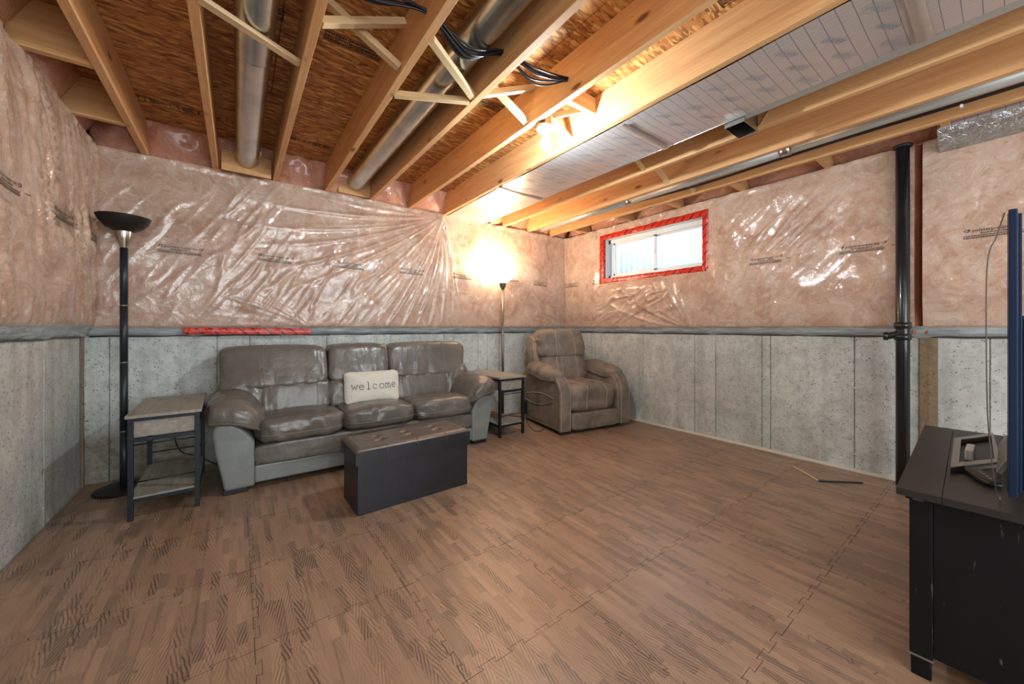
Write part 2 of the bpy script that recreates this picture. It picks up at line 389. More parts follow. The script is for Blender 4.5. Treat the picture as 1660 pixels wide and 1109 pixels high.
k = M('printed_foil'); v = k.N('ShaderNodeNewGeometry').outputs['Position']; sp = k.N('ShaderNodeSeparateXYZ'); k.L(v, sp.inputs[0])
def gridline(src, per, wd): return k.math('LESS_THAN', k.math('FRACT', k.math('DIVIDE', k.math('ADD', src, 10.0), per)), wd)
gl = k.math('MAXIMUM', gridline(sp.outputs[1], .0508, .05), k.math('MULTIPLY', gridline(sp.outputs[0], .0254, .07), .35))
M_FOIL = k.set(Base_Color=k.mix(k.math('MULTIPLY', gl, .8), rgb(206, 198, 196), rgb(86, 90, 106)), Metallic=.55, Roughness=.3, Normal=k.bump(k.noise(v, 16, 3), .25, .01))
k = M('crumpled_foil'); v = k.pos('world'); vo = k.vor(v, 34)
M_CRUM = k.set(Base_Color=rgb(196, 204, 210), Metallic=.9, Roughness=.2, Normal=k.bump(k.noise(v, 18, 4, .7, 1), .8, .03))
M_FOILTAPE = plain('foil_tape', rgb(188, 176, 168), .35, .6)

def emit(name, c, s):
    k = M(name); k.b.inputs['Emission Color'].default_value = c; k.b.inputs['Emission Strength'].default_value = s; k.b.inputs['Base Color'].default_value = c
    return k.m
M_BULB = emit('lit_bulb', (.78, .94, 1, 1), BULB_E)
M_BOWL = emit('lit_glass_bowl', (1, .80, .55, 1), BOWL_E)
k = M('textured_glass'); bs = k.noise(k.pos('world', (1, 120, 6)), 1, 1)
M_GLASS = k.set(Base_Color=(.93, .97, 1, 1), Roughness=.28, Transmission_Weight=.96, IOR=1.05, Normal=k.bump(bs, .4, .004))
M_WELL = plain('window_well_steel', rgb(214, 226, 236), .5, .1)

# ---------------------------------------------------------------- room shell
XL, XR, YB, YF, H, HT = -.864, 3.854, 3.877, -3.2, 2.379, 2.614
LEDGE = 1.045
def wall_mesh(name, fn, u0, u1, seams, m, z1=LEDGE, extra=()):
    """poured wall with recessed form joints; fn(u, depth, z) -> point"""
    us = [u0]
    for s_ in sorted(seams):
        if u0+.01 < s_ < u1-.01: us += [s_-.005, s_, s_+.005]
    us.append(u1); V = []; F = []; zs = np.linspace(0, z1, 9); zs[0] = -.02
    for i, u in enumerate(us):
        mid = len(us) > 2 and 0 < i < len(us)-1 and (i-1) % 3 == 1
        for z in zs:
            d = .012 if mid else 0
            V.append(fn(u+(random.uniform(-.0015, .0015) if mid else 0), d, z))
    nz_ = len(zs)
    for i in range(len(us)-1):
        for j in range(nz_-1): F.append((i*nz_+j, (i+1)*nz_+j, (i+1)*nz_+j+1, i*nz_+j+1))
    # the body behind the face
    b = len(V)
    for u in (u0, u1):
        for d, z in ((0, -.02), (.16, -.02), (.16, z1), (0, z1)): V.append(fn(u, d, z))
    F += [(b+1, b+5, b+6, b+2), (b+3, b+2, b+6, b+7), (b, b+3, b+2, b+1), (b+4, b+5, b+6, b+7), (b, b+1, b+5, b+4)]
    o = mesh(name, V, F, m); tag(o, kind='structure'); return o
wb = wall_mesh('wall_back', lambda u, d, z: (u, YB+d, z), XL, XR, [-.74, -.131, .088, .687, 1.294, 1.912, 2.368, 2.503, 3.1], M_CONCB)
wr_ = wall_mesh('wall_right', lambda u, d, z: (XR+d, u, z), YF, YB, [3.448, 3.202, 2.584, 1.966, 1.755, 1.347, 1.279, .715, .07, -.5, -1.1, -1.7], M_CONC)
wl = wall_mesh('wall_left', lambda u, d, z: (XL-d, u, z), YF, YB, [3.21, 2.6, 2.0, 1.4, .8, .2, -.5], M_CONC)
wf = wall_mesh('wall_front', lambda u, d, z: (u, YF-d, z), XL, XR, [0, .6, 1.2, 1.8, 2.4, 3.0], M_CONC)
def lump(name, loc, ax, parent):
    n = 10; V = []; F = []
    for r_, h in ((1, 0), (.8, .5), (.35, .9)):
        for q in range(n):
            a = 2*PI*q/n; w = 1+.35*random.uniform(-1, 1)
            V.append(Vector((math.cos(a)*r_*w*.020, -h*.006, math.sin(a)*r_*w*.009)))
    for i in range(2):
        for q in range(n): F.append((i*n+q, i*n+(q+1) % n, (i+1)*n+(q+1) % n, (i+1)*n+q))
    F.append(tuple(range(2*n, 3*n)))
    o = mesh(name, V, F, M_CONC, parent, True); o.location = loc; o.rotation_euler = (0, 0, ax); return o
for y in (3.202, 2.584, 1.966, 1.34, .715): 
    for z in (.12, .635): lump('form_tie', (XR, y, z), -PI/2, wr_)
for x in (-.131, 2.368, 2.503, 1.912):
    for z in (.12, .635): lump('form_tie', (x, YB, z), 0, wb)
for z in (.10, .64): lump('form_tie', (XL, 3.21, z), PI/2, wl)
# frame behind the insulation, with the opening of the window
WY0, WY1, WZ0, WZ1 = 1.86, 3.12, 1.735, 2.245
boxes('wall_sheathing', [((XR+.10, (YF+WY0)/2, 1.83), (.12, WY0-YF, 1.57)), ((XR+.10, (WY1+YB+.2)/2, 1.83), (.12, YB+.2-WY1, 1.57)),
      ((XR+.10, (WY0+WY1)/2, (LEDGE+WZ0)/2), (.12, WY1-WY0, WZ0-LEDGE)), ((XR+.10, (WY0+WY1)/2, (WZ1+HT)/2), (.12, WY1-WY0, HT-WZ1))], M_PLY, wr_, 0)
box('wall_sheathing', ((XL+XR)/2, YB+.11, 1.83), (XR-XL+.3, .12, 1.57), M_PLY, wb, 0)
box('wall_sheathing', (XL-.11, (YF+YB)/2, 1.83), (.12, YB-YF+.3, 1.57), M_PLY, wl, 0)
box('wall_sheathing', ((XL+XR)/2, YF-.11, 1.83), (XR-XL+.3, .12, 1.57), M_PLY, wf, 0)

# floor: slab and interlocking foam tiles
fl = box('floor', ((XL+XR)/2, (YF+YB)/2, -.06), (XR-XL+.3, YB-YF+.3, .10), M_SLAB, None, 0); tag(fl, kind='structure')
TS, TX0, TY0 = .5265, 1.102, 1.012
def jig(n=9, dep=.017):
    pts = []; st = TS/n
    for i in range(n):
        a = i*st
        if i % 2 == 1 and 0 < i < n: pts += [(a+.006, 0), (a-.003, dep), (a+st+.003, dep), (a+st-.006, 0)]
    return [(0, 0)]+pts+[(TS, 0)]
def tile_poly():
    J = jig(); b = [(a, d) for a, d in J]; r = [(TS+d, a) for a, d in J]
    t = [(a, TS+d) for a, d in J][::-1]; l = [(d, a) for a, d in J][::-1]
    return b[:-1]+r[:-1]+t[:-1]+l[:-1]
def clip(poly, ax, lim, keep_less):
    out = []; n = len(poly); ins = lambda p: (p[ax] <= lim) == keep_less or abs(p[ax]-lim) < 1e-9
    for i in range(n):
        p, q = poly[i], poly[(i+1) % n]
        if ins(p): out.append(p)
        if ins(p) != ins(q):
            t = (lim-p[ax])/(q[ax]-p[ax]); out.append((p[0]+t*(q[0]-p[0]), p[1]+t*(q[1]-p[1])))
    return out
def tile_mesh(poly):
    n = len(poly); ar = sum(poly[i][0]*poly[(i+1) % n][1]-poly[(i+1) % n][0]*poly[i][1] for i in range(n))
    ins_ = []; ou = []
    for i in range(n):
        a, b, c = Vector(poly[i-1]), Vector(poly[i]), Vector(poly[(i+1) % n])
        e1, e2 = (b-a), (c-b)
        e1 = e1.normalized() if e1.length > 1e-9 else Vector((1, 0)); e2 = e2.normalized() if e2.length > 1e-9 else e1
        nn = Vector((-(e1.y+e2.y), e1.x+e2.x)); nn = nn.normalized() if nn.length > 1e-6 else Vector((-e1.y, e1.x))
        if ar < 0: nn = -nn
        ins_.append(b+nn*.0015); ou.append(b+nn*.0004)
    V = [(p.x, p.y, 0) for p in ins_]+[(p.x, p.y, -.004) for p in ou]
    F = [tuple(range(n))]+[(n+i, n+(i+1) % n, (i+1) % n, i) for i in range(n)]
    me = bpy.data.meshes.new('tile'); me.from_pydata(V, [], F); me.update(); me.materials.append(M_FLOOR); me.materials.append(M_SEAM)
    for p in me.polygons: p.material_index = 0 if p.index == 0 else 1
    return me
base_poly = tile_poly(); full = tile_mesh(base_poly)
for i in range(-4, 6):
    for j in range(-9, 6):
        x0, y0 = TX0+i*TS, TY0+j*TS
        if x0 > 3.79 or x0+TS < XL or y0 > YB-.02 or y0+TS < YF: continue
        me = full
        if x0 < XL+.01 or x0+TS+.02 > 3.80 or y0+TS+.02 > YB-.01 or y0 < YF+.01:
            p = clip(base_poly, 0, XL+.008-x0, False); p = clip(p, 0, 3.80-x0, True); p = clip(p, 1, YB-.012-y0, True); p = clip(p, 1, YF+.01-y0, False)
            if len(p) < 3: continue
            me = tile_mesh(p)
        o = link('tile', me, M_FLOOR, fl); o.location = (x0-fl.location.x, y0-fl.location.y, .06)

# ceiling: subfloor panels, joists, blocks, bridging
ce = box('ceiling', ((XL+XR)/2, (YF+YB)/2, HT+.045), (XR-XL+.5, YB-YF+.5, .04), M_PLY, None, 0); tag(ce, kind='structure')
CZ = HT+.045
def cchild(o):
    o.location = Vector(o.location)-Vector(ce.location); o.parent = ce; return o
yy = YB+.2; row = 0
while yy > YF-.2:
    xx = XL-.2-(1.2 if row % 2 else 0)
    while xx < XR+.2:
        a, b = max(xx, XL-.2), min(xx+2.44, XR+.2)
        if b-a > .05: cchild(box('osb_panel', ((a+b)/2, yy-.61, HT+.010), (b-a-.004, 1.216, .018), M_OSB, None, .001))
        xx += 2.44
    yy -= 1.22; row += 1
JX = [-.546+.4064*i for i in range(11)]
for i, x in enumerate(JX):
    cchild(beam('joist', (x, YF, (H+HT)/2), (x, YB+.05, (H+HT)/2), .038, HT-H-.002, M_JOIST))
for y in (3.33, 2.68, 2.03, 1.38, .73, .08): cchild(beam('blocking_board', (-.83, y, (H+HT)/2), (JX[0]-.02, y, (H+HT)/2), .038, HT-H-.004, M_PLY))
for y in (3.40, 2.72, 2.10, 1.48, .86, .24): cchild(beam('blocking_board', (JX[10]+.02, y, (H+HT)/2), (XR+.03, y, (H+HT)/2), .038, HT-H-.004, M_PLY))
YBR = 1.79
for i in range(10):
    a, b = JX[i]+.021, JX[i+1]-.021
    if i == 0: continue
    if i == 1:
        cchild(beam('bridging_strut', (a, 1.88, H+.008), (b, 2.07, H+.018), .038, .020, M_STRUT)); continue
    if i in (6, 7):
        if i == 6 or i == 7:
            cchild(beam('bridging_strut', (a, YBR, HT-.03), (b, YBR, H+.03), .019, .038, M_STRUT))
        continue
    if i == 3:   # both struts pass under the round duct
        cchild(beam('bridging_strut', (a, 2.02, H+.012), (b, 1.83, H+.014), .036, .028, M_STRUT))
        cchild(beam('bridging_strut', (a, 1.54, H+.016), (b, 1.79, H+.018), .036, .028, M_STRUT)); continue
    dy = .03 if i != 9 else .0
    cchild(beam('bridging_strut', (a, YBR+dy, HT-.03), (b, YBR+dy, H+.028), .036, .032, M_STRUT))
    cchild(beam('bridging_strut', (a, YBR-dy-.012, H+.028), (b, YBR-dy-.012, HT-.03), .036, .032, M_STRUT))
cchild(beam('blocking_board', (JX[5]+.02, 1.62, (H+HT)/2+.05), (JX[6]-.02, 1.62, (H+HT)/2+.05), .038, .10, M_PLY))
# batts stuffed at the rim, one per bay
def rim_batt(p0, p1, inward, seed):
    """soft bulging sheet from the top of the wall up to the subfloor, between two boards"""
    p0, p1 = np.array(p0), np.array(p1); nu, nv = 14, 10; V = []; F = []
    for i in range(nu+1):
        for j in range(nv+1):
            s_, t_ = i/nu, j/nv; b = math.sin(PI*s_)**.5*.045*math.sin(PI*min(1, t_*.9+.1))**.6
            q = vnoise(np.array([[s_*5, t_*3, seed]]), seed)[0]*.018*math.sin(PI*s_)
            base = p0+(p1-p0)*s_; off = .02+t_*.13+b+q
            V.append((base[0]+inward[0]*off, base[1]+inward[1]*off, H-.012+(HT-H+.012)*t_))
    for i in range(nu):
        for j in range(nv): F.append((i*(nv+1)+j, (i+1)*(nv+1)+j, (i+1)*(nv+1)+j+1, i*(nv+1)+j+1))
    o = mesh('rim_batt', V, F, M_RIM, None, True); cchild(o)
XS = [XL+.02]+JX+[XR]
for i in range(len(XS)-1):
    rim_batt((XS[i]+.019, YB+.01), (XS[i+1]-.019, YB+.01), (0, -1), i+3) if False else rim_batt((XS[i]+.019, YB+.01, 0), (XS[i+1]-.019, YB+.01, 0), (0, -1), i+3)
ys = [YB-.1, 3.33, 2.68, 2.03, 1.38, .73, .08, -.6, -1.4]
for i in range(len(ys)-1): rim_batt((XL-.03, ys[i]-.02, 0), (XL-.03, ys[i+1]+.02, 0), (1, 0), i+30)
ys = [YB-.1, 3.40, 2.72, 2.10, 1.48, .86, .24, -.5, -1.3]
for i in range(len(ys)-1): rim_batt((XR+.06, ys[i]-.02, 0), (XR+.06, ys[i+1]+.02, 0), (-1, 0), i+50)

# printed marks on the subfloor
def outline(V, F, x, y, w, h, t=.0042):
    for (a, b, c, d) in ((x, y, x+w, y+t), (x, y+h-t, x+w, y+h), (x, y, x+t, y+h), (x+w-t, y, x+w, y+h)):
        k0 = len(V); V += [(a, b, 0), (c, b, 0), (c, d, 0), (a, d, 0)]; F.append((k0, k0+1, k0+2, k0+3))
def bars(V, F, x, y, w, h, rows, fill=.6):
    for r_ in range(rows):
        yy_ = y+h*(r_+.2)/rows; xx_ = x
        while xx_ < x+w*.95:
            ww = min(random.uniform(.004, .014), x+w-xx_); k0 = len(V)
            V += [(xx_, yy_, 0), (xx_+ww, yy_, 0), (xx_+ww, yy_+h*fill/rows, 0), (xx_, yy_+h*fill/rows, 0)]; F.append((k0, k0+1, k0+2, k0+3)); xx_ += ww+random.uniform(.002, .005)
def osb_print(x, y, cells, ang=0):
    V, F = [], []; cx_ = 0
    for w, h, kind in cells:
        if kind: outline(V, F, cx_, 0, w, h)
        if kind != 1: bars(V, F, cx_+.006, .006, w-.012, h-.012, 3 if kind == 2 else 2)
        cx_ += w+(.004 if kind == 2 else .02)
    o = tag(mesh('printed_mark', V, F, M_INK), kind='stuff'); o.location = (x, y, HT-.0005); o.rotation_euler = (0, 0, ang); cchild(o)
small = [(.035, .06, 1), (.045, .06, 2), (.03, .04, 0), (.045, .06, 1), (.045, .055, 2), (.04, .06, 1)]
for x in (-.52, -.22, .28, .52, .95): osb_print(x, 3.37, small)
bigp = [(.06, .085, 2), (.05, .085, 2), (.06, .085, 2), (.10, .085, 2)]
for x in (-.10, .36, .90, 1.3, 1.62): osb_print(x, 2.05, bigp)
osb_print(1.56, .72, bigp)

# light strip of bare slab, strip of caulk in the left corner, tan strip beside the stack
t1 = extrude('trim_1', [(3.795, 0), (3.853, 0), (3.853, .010), (3.795, .004)], YF+.01, YB-.3, plain('pale_underlay', rgb(212, 206, 192), .8), None, 0); tag(t1, kind='structure')
t2 = box('trim_2', (XL+.012, YB-.075, .52), (.012, .022, 1.04), M_TAN, None, .004); tag(t2, kind='structure')
t3 = box('trim_3', (XR-.003, .33, .52), (.010, .085, 1.04), M_TAN, None, .002); tag(t3, kind='structure')

# ---------------------------------------------------------------- vapour barrier sheets with wrinkles
FO = .058; FB = 1.110
def fan(u, z, u0, z0, a0, a1, n, rmax, amp, seed, curl=0.):
    r_ = np.hypot(u-u0, z-z0)+1e-6; th = np.arctan2(z-z0, u-u0); rs = np.random.RandomState(seed); out = np.zeros_like(u)
    for q in range(n):
        t = a0+(a1-a0)*(q+rs.uniform(-.3, .3))/n; L = rmax*rs.uniform(.45, 1); wdt = rs.uniform(.004, .009)+.016*r_/rmax
        d = (th-t-curl*r_*(1 if q % 2 else .7)); d = (d+PI) % (2*PI)-PI
        prof = np.exp(-(d*r_/wdt)**2); env = np.clip(1-r_/L, 0, 1)**.7*np.clip(r_/.08, 0, 1)
        out += amp*rs.uniform(.4, 1)*prof*env
    return out
def streaks(u, z, ang, s1, s2, thr, amp, seed):
    a = u*math.cos(ang)+z*math.sin(ang); b = -u*math.sin(ang)+z*math.cos(ang)
    n = fbm(np.stack([a*s1+.35*np.sin(b*4), b*s2], 1), 2, seed); return amp*np.clip(1-np.abs(n)*3.2, 0, 1)*np.clip((vnoise(np.stack([a*1.7, b*1.7], 1), seed+9)+thr)*2, 0, 1)
def blob(u, z, u0, z0, ru, rz): return np.exp(-((u-u0)/ru)**2-((z-z0)/rz)**2)
def h_common(u, z, lo, hi, seed):
    t = np.clip((z-FB)/(H-FB), 0, 1); s_ = np.clip((u-lo)/(hi-lo), 0, 1)
    e = np.clip(np.sin(PI*t), 0, 1)**.45; e2 = np.clip(np.minimum(s_, 1-s_)*(hi-lo)/.10, 0, 1)
    p = np.stack([u, z], 1)
    hem = .010*np.clip((z-H+.05)/.05, 0, 1)*(1+fbm(np.stack([u*16, z*20], 1), 2, seed+7))
    return hem+e*e2*(.028+.014*fbm(p*2.2, 2, seed)+.005*fbm(p*7, 2, seed+4)), e*e2
M_DARKLINE = plain('dark_line', rgb(58, 60, 60), .4)
def calm(u, z, spans, k_):
    m = np.ones_like(u); vz = np.clip(1-(np.abs(z-1.71)-.05)/.05, 0, 1)
    for a, b in spans:
        d = np.maximum(a-u, u-b); m = m*(1-k_*vz*np.clip(1-d/.06, 0, 1))
    return m
def h_back(u, z):
    b, e = h_common(u, z, XL, XR, 11)
    w = fan(u, z, 1.86, 2.36, PI*1.04, PI*1.62, 34, 2.1, .024, 1, -.10)
    w += fan(u, z, .56, 1.08, PI*.74, PI*.97, 8, 1.0, .018, 2, .22)
    w += fan(u, z, XR-.05, 1.10, PI*.68, PI*.97, 14, .9, .022, 3, .15)
    w += streaks(u, z, 1.0, 2.2, 13, .3, .020, 5)*blob(u, z, .55, 1.75, 1.2, .6)
    return b+w*np.minimum(1, e*1.6)*calm(u, z, [(x, x+.27) for x in (-.475, .142, .753, 1.365, 1.975, 3.179)], .45)
def h_right(u, z):    # u = y
    b, e = h_common(u, z, YF, YB, 21)
    w = fan(u, z, 1.95, 1.09, PI*.03, PI*.40, 11, 1.5, .020, 7, .28)+fan(u, z, 1.75, 1.09, PI*.55, PI*.85, 6, .9, .014, 17, -.2)
    w += streaks(u, z, -.80, 1.5, 21, .9, .022, 8)*blob(u, z, 1.15, 1.86, .5, .30)
    w += streaks(u, z, -.4, 2.4, 12, .5, .022, 9)*blob(u, z, 2.5, 1.40, .9, .3)
    w += streaks(u, z, -1.2, 2.4, 11, .1, .012, 10)
    return b+w*np.minimum(1, e*1.6)*calm(u, z, [(y-.27, y) for y in (3.80, 3.287, 1.416, .787, .174)], .4)
def h_left(u, z):
    b, e = h_common(u, z, YF, YB, 31)
    w = streaks(u, z, 1.9, 1.0, 12, .6, .022, 12)+streaks(u, z, 1.72, 1.4, 20, .4, .012, 13)
    w += fan(u, z, 2.4, 2.36, PI*1.1, PI*1.9, 14, 1.3, .012, 14)
    return b*1.3+w*np.minimum(1, e*1.6)*calm(u, z, [(y, y+.27) for y in (3.60, 2.99, 2.38)], .95)
def h_front(u, z):
    b, e = h_common(u, z, XL, XR, 41); return b+streaks(u, z, 1.2, 1.5, 11, .2, .01, 15)*e
def sheet(name, fn, hf, u0, u1, label, du=.0125, hole=None, gap=None):
    nu = max(2, int((u1-u0)/du)); zs = np.concatenate([[1.094, 1.102], np.linspace(FB, H-.004, 104), [H+.004]]); us = np.linspace(u0, u1, nu+1)
    if hole:
        us = np.array([hole[0] if abs(a-hole[0]) <= (u1-u0)/nu/2 else hole[1] if abs(a-hole[1]) <= (u1-u0)/nu/2 else a for a in us])
        dz = zs[4]-zs[3]; zs = np.array([hole[2] if abs(a-hole[2]) <= dz/2 else hole[3] if abs(a-hole[3]) <= dz/2 else a for a in zs])
    U, Z = np.meshgrid(us, zs, indexing='ij'); U, Z = U.ravel(), Z.ravel(); D = FO+hf(U, Z)
    D = np.where(Z < FB-.004, .03, D)
    if hole:
        ins = np.maximum(np.maximum(hole[0]-U, U-hole[1]), np.maximum(hole[2]-Z, Z-hole[3])); D = FO+(D-FO)*np.clip(ins/.12, 0, 1)
    nz_ = len(zs); V = [fn(a, b, c) for a, b, c in zip(U, D, Z)]; F = []
    for i in range(nu):
        um = (us[i]+us[i+1])/2
        if gap and gap[0] < um < gap[1]: continue
        for j in range(nz_-1):
            zm = (zs[j]+zs[j+1])/2
            if hole and hole[0] < um < hole[1] and hole[2] < zm < hole[3]: continue
            F.append((i*nz_+j, (i+1)*nz_+j, (i+1)*nz_+j+1, i*nz_+j+1))
    o = mesh(name, V, F, M_FILM, None, True); tag(o, label, 'plastic sheet', 'vapour barrier sheets over the insulation')
    # folded lower edge lying over the top of the concrete
    V = []; F = []; n = int((u1-u0)/.05); prof = [(.056, 1.122), (.050, 1.104), (.034, 1.084), (.036, 1.072), (.024, 1.060), (.004, 1.040)]
    for i in range(n+1):
        a = u0+(u1-u0)*i/n; w = .005*math.sin(a*9+len(name))+.003*math.sin(a*31)
        for d, z in prof: V.append(fn(a, d+abs(w)*.6, z+w))
    m5 = len(prof)
    for i in range(n):
        for j in range(m5-1): F.append((i*m5+j, (i+1)*m5+j, (i+1)*m5+j+1, i*m5+j+1))
    f_ = mesh('folded_edge', V, F, M_FLAP, o, True); f_['label'] = 'grey folded lower edge of the sheet'
    tube('dark_edge_line', [Vector(fn(u0+(u1-u0)*i/40, .008, 1.043+.003*math.sin(i*1.9))) for i in range(41)], .007, M_DARKLINE, o, 8)  # thin dark line along the bottom of the folded edge
    return o
fb = lambda u, d, z: (u, YB-d, z); fr = lambda u, d, z: (XR-d, u, z); fleft = lambda u, d, z: (XL+d, u, z); ff = lambda u, d, z: (u, YF+d, z)
s_back = sheet('vapour_barrier', fb, h_back, XL+.03, XR-.03, 'clear plastic sheet over pink insulation on the wall behind the sofa')
HOLE = (1.83, 3.14, 1.70, 2.262)
s_right = sheet('vapour_barrier', fr, h_right, YF+.02, YB-.02, 'clear plastic sheet over pink insulation around the small window', hole=HOLE, gap=(.345, .385))
s_left = sheet('vapour_barrier', fleft, h_left, YF+.02, YB-.02, 'clear plastic sheet over pink insulation on the left side wall by the dark lamp')
s_front = sheet('vapour_barrier', ff, h_front, XL+.02, XR-.03, 'clear plastic sheet over pink insulation on the wall behind the viewer', .05)
# exposed batt in the gap beside the stack pipe
V = []; F = []
for j in range(20):
    z = 1.06+(H-1.06)*j/19; q = .006*math.sin(j*1.7); V += [(XR-.045-q, .33, z), (XR-.03-q, .365, z), (XR-.045-q, .40, z)]
for j in range(19): a = j*3; F += [(a, a+1, a+4, a+3), (a+1, a+2, a+5, a+4)]
g_ = mesh('exposed_batt', V, F, plain('bare_pink_batt', rgb(168, 104, 76), .9), s_right, True); g_['label'] = 'darker bare pink insulation in the slit beside the pipe'

# printed text on the sheets
TXT = text_data('polytarp-super six', .030); tw = max(v.x for v in TXT[0])
def stamp(parent, fn, hf, u0, zc, sgn, hole=None, slope=0):
    V, F = [], []
    def add(vs, fs):
        k0 = len(V)
        for (a, b) in vs: V.append((a, b))
        F.extend(tuple(i+k0 for i in f) for f in fs)
    add([(v.x*.19/tw+.036, v.y*.95) for v in TXT[0]], TXT[1])
    def ring(cx, cy, r, t):
        n = 12; vs = []; fs = []
        for q in range(n):
            a = 2*PI*q/n; vs += [(cx+r*math.cos(a), cy+r*.8*math.sin(a)), (cx+(r-t)*math.cos(a), cy+(r-t)*.8*math.sin(a))]
        for q in range(n): p = (q+1) % n; fs.append((2*q, 2*p, 2*p+1, 2*q+1))
        add(vs, fs)
    for cx in (.014, .248): ring(cx, .009, .011, .003); add([(cx+.004, -.002), (cx+.016, .010), (cx+.013, .013), (cx+.001, .001)], [(0, 1, 2, 3)]); add([(cx+.006, .010), (cx+.016, .018), (cx+.013, .021), (cx+.003, .013)], [(0, 1, 2, 3)])
    def dashes(x, y, w, h):
        while w > 0:
            d = random.uniform(.004, .013); d = min(d, w); add([(x, y), (x+d, y), (x+d, y+h), (x, y+h)], [(0, 1, 2, 3)]); x += d+.0022; w -= d+.0022
    dashes(.07, -.014, .12, .0055); dashes(.0, -.026, .25, .0045); dashes(.0, -.034, .25, .0035); dashes(.0, -.041, .25, .0045); dashes(.285, -.018, .028, .004)
    A = np.array(V); U = u0+sgn*A[:, 0]; Z = zc+A[:, 1]+slope*A[:, 0]; D = hf(U, Z)
    if hole:
        ins = np.maximum(np.maximum(hole[0]-U, U-hole[1]), np.maximum(hole[2]-Z, Z-hole[3])); D = D*np.clip(ins/.12, 0, 1)
    # rest the print just above the highest nearby fold
    V3 = [fn(a, FO+d+.0022, z) for a, d, z in zip(U, D, Z)]
    tag(mesh('printed_text', V3, F, M_INK, parent), kind='stuff')
for x in (-.475, .142, .753, 1.365, 1.975, 3.179): stamp(s_back, fb, h_back, x, 1.715, 1, None, -.03)
for y in (3.80, 3.287, 1.416, .787, .174): stamp(s_right, fr, h_right, y, 1.715, -1, HOLE)
for y in (3.60, 2.99, 2.38): stamp(s_left, fleft, h_left, y, 1.73, 1)

# ---------------------------------------------------------------- window
win = box('window_1', (XR+.05, (WY0+WY1)/2, WZ1-.002), (.14, WY1-WY0, .012), M_WHITE, None, .002); tag(win, kind='structure')
def wch(o): o.location = Vector(o.location)-Vector(win.location); o.parent = win; return o
wch(box('sill_board', (XR+.05, (WY0+WY1)/2, WZ0+.002), (.14, WY1-WY0, .012), M_WHITE))
for y in (WY0+.002, WY1-.002): wch(box('jamb_board', (XR+.05, y, (WZ0+WZ1)/2), (.14, .012, WZ1-WZ0-.01), M_WHITE))
FX = XR+.03
def rect_frame(name, y0, y1, z0, z1, t, x, d, m=M_WHITE, tt=None):
    tt = tt or t
    bm = bmesh.new()
    for c_, s_ in (((x, (y0+y1)/2, z1-tt/2), (d, y1-y0, tt)), ((x, (y0+y1)/2, z0+t/2), (d, y1-y0, t)), ((x, y0+t/2, (z0+z1)/2), (d, t, z1-z0)), ((x, y1-t/2, (z0+z1)/2), (d, t, z1-z0))): box_bm(bm, c_, s_, .003)
    me = bpy.data.meshes.new(name); bm.to_mesh(me); bm.free(); o = link(name, me, m); return wch(o)
rect_frame('window_frame', WY0+.008, WY1-.008, WZ0+.008, WZ1-.008, .035, FX+.03, .05, tt=.055)
rect_frame('sash', 2.43, 3.03, WZ0+.035, WZ1-.058, .026, FX+.012, .022)
rect_frame('sash', 1.875, 2.47, WZ0+.035, WZ1-.058, .024, FX+.040, .020)
wch(box('track', (FX+.01, 3.075, (WZ0+WZ1)/2), (.02, .02, WZ1-WZ0-.08), plain('shaded_vinyl_track', rgb(150, 170, 190), .4)))
wch(box('pane', (FX+.012, 2.73, (WZ0+WZ1)/2-.01), (.004, .56, WZ1-WZ0-.14), M_GLASS, None, 0))
wch(box('pane', (FX+.040, 2.17, (WZ0+WZ1)/2-.01), (.004, .56, WZ1-WZ0-.14), M_GLASS, None, 0))
wch(box('latch', (FX-.003, 2.445, 2.0), (.010, .014, .06), M_WHITE))
# corrugated light well outside
V = []; F = []; n = 240
for i in range(n+1):
    a = PI*i/n; r_ = .78+.012*math.sin(a*60)
    for z in (1.3, 2.75): V.append((XR+.17+.72*math.sin(a)*r_/.78, (WY0+WY1)/2-math.cos(a)*r_*1.05, z))
for i in range(n): F.append((2*i, 2*i+2, 2*i+3, 2*i+1))
well = mesh('window_well', V, F, M_WELL, None, True); tag(well, 'pale corrugated steel well outside the small window', 'window well')
box('gravel_bed', (XR+.6, (WY0+WY1)/2, 1.32), (.8, 1.6, .03), plain('pale_gravel', rgb(200, 205, 208), .9), well, 0)
# red tape: strips round the opening and one on the back wall
def strip(name, pts, wdir, w, m, parent, nrm, jit=.004):
    """flat strip along pts; wdir = direction of width"""
    P = [Vector(p) for p in pts]; n = 26; V = []; F = []; wd = Vector(wdir); nr = Vector(nrm)
    L = len(P)-1
    for i in range(n+1):
        t = i/n*L; a = min(int(t), L-1); p = P[a].lerp(P[a+1], t-a)
        for q, s_ in enumerate((-.5, -.17, .17, .5)):
            V.append(p+wd*(w*s_+random.uniform(-jit, jit)*(abs(s_) > .4))+nr*(random.uniform(0, .004)+(.004 if abs(s_) < .4 else 0)))
    for i in range(n):
        for q in range(3): F.append((i*4+q, (i+1)*4+q, (i+1)*4+q+1, i*4+q+1))
    # backing so that the strip has thickness
    return mesh(name, V, F, m, parent, True)
tp = empty('red_tape', (XR-FO, (HOLE[0]+HOLE[1])/2, HOLE[2]), 0, 'red sheathing tape framing the small window opening', 'tape')
def tch(o): o.parent = tp; o.location = -Vector(tp.location); return o
xt = XR-FO-.004; y0, y1, z0, z1 = HOLE[0]-.005, HOLE[1]+.005, HOLE[2]-.0, HOLE[3]+.0
tch(strip('tape_strip', [(xt, y0-.03, z1+.004), (xt, y1+.03, z1+.004)], (0, 0, 1), .062, M_TAPE, None, (-1, 0, 0)))
tch(strip('tape_strip', [(xt, y0-.03, z0+.004), (xt, y1+.03, z0+.004)], (0, 0, 1), .058, M_TAPE, None, (-1, 0, 0)))
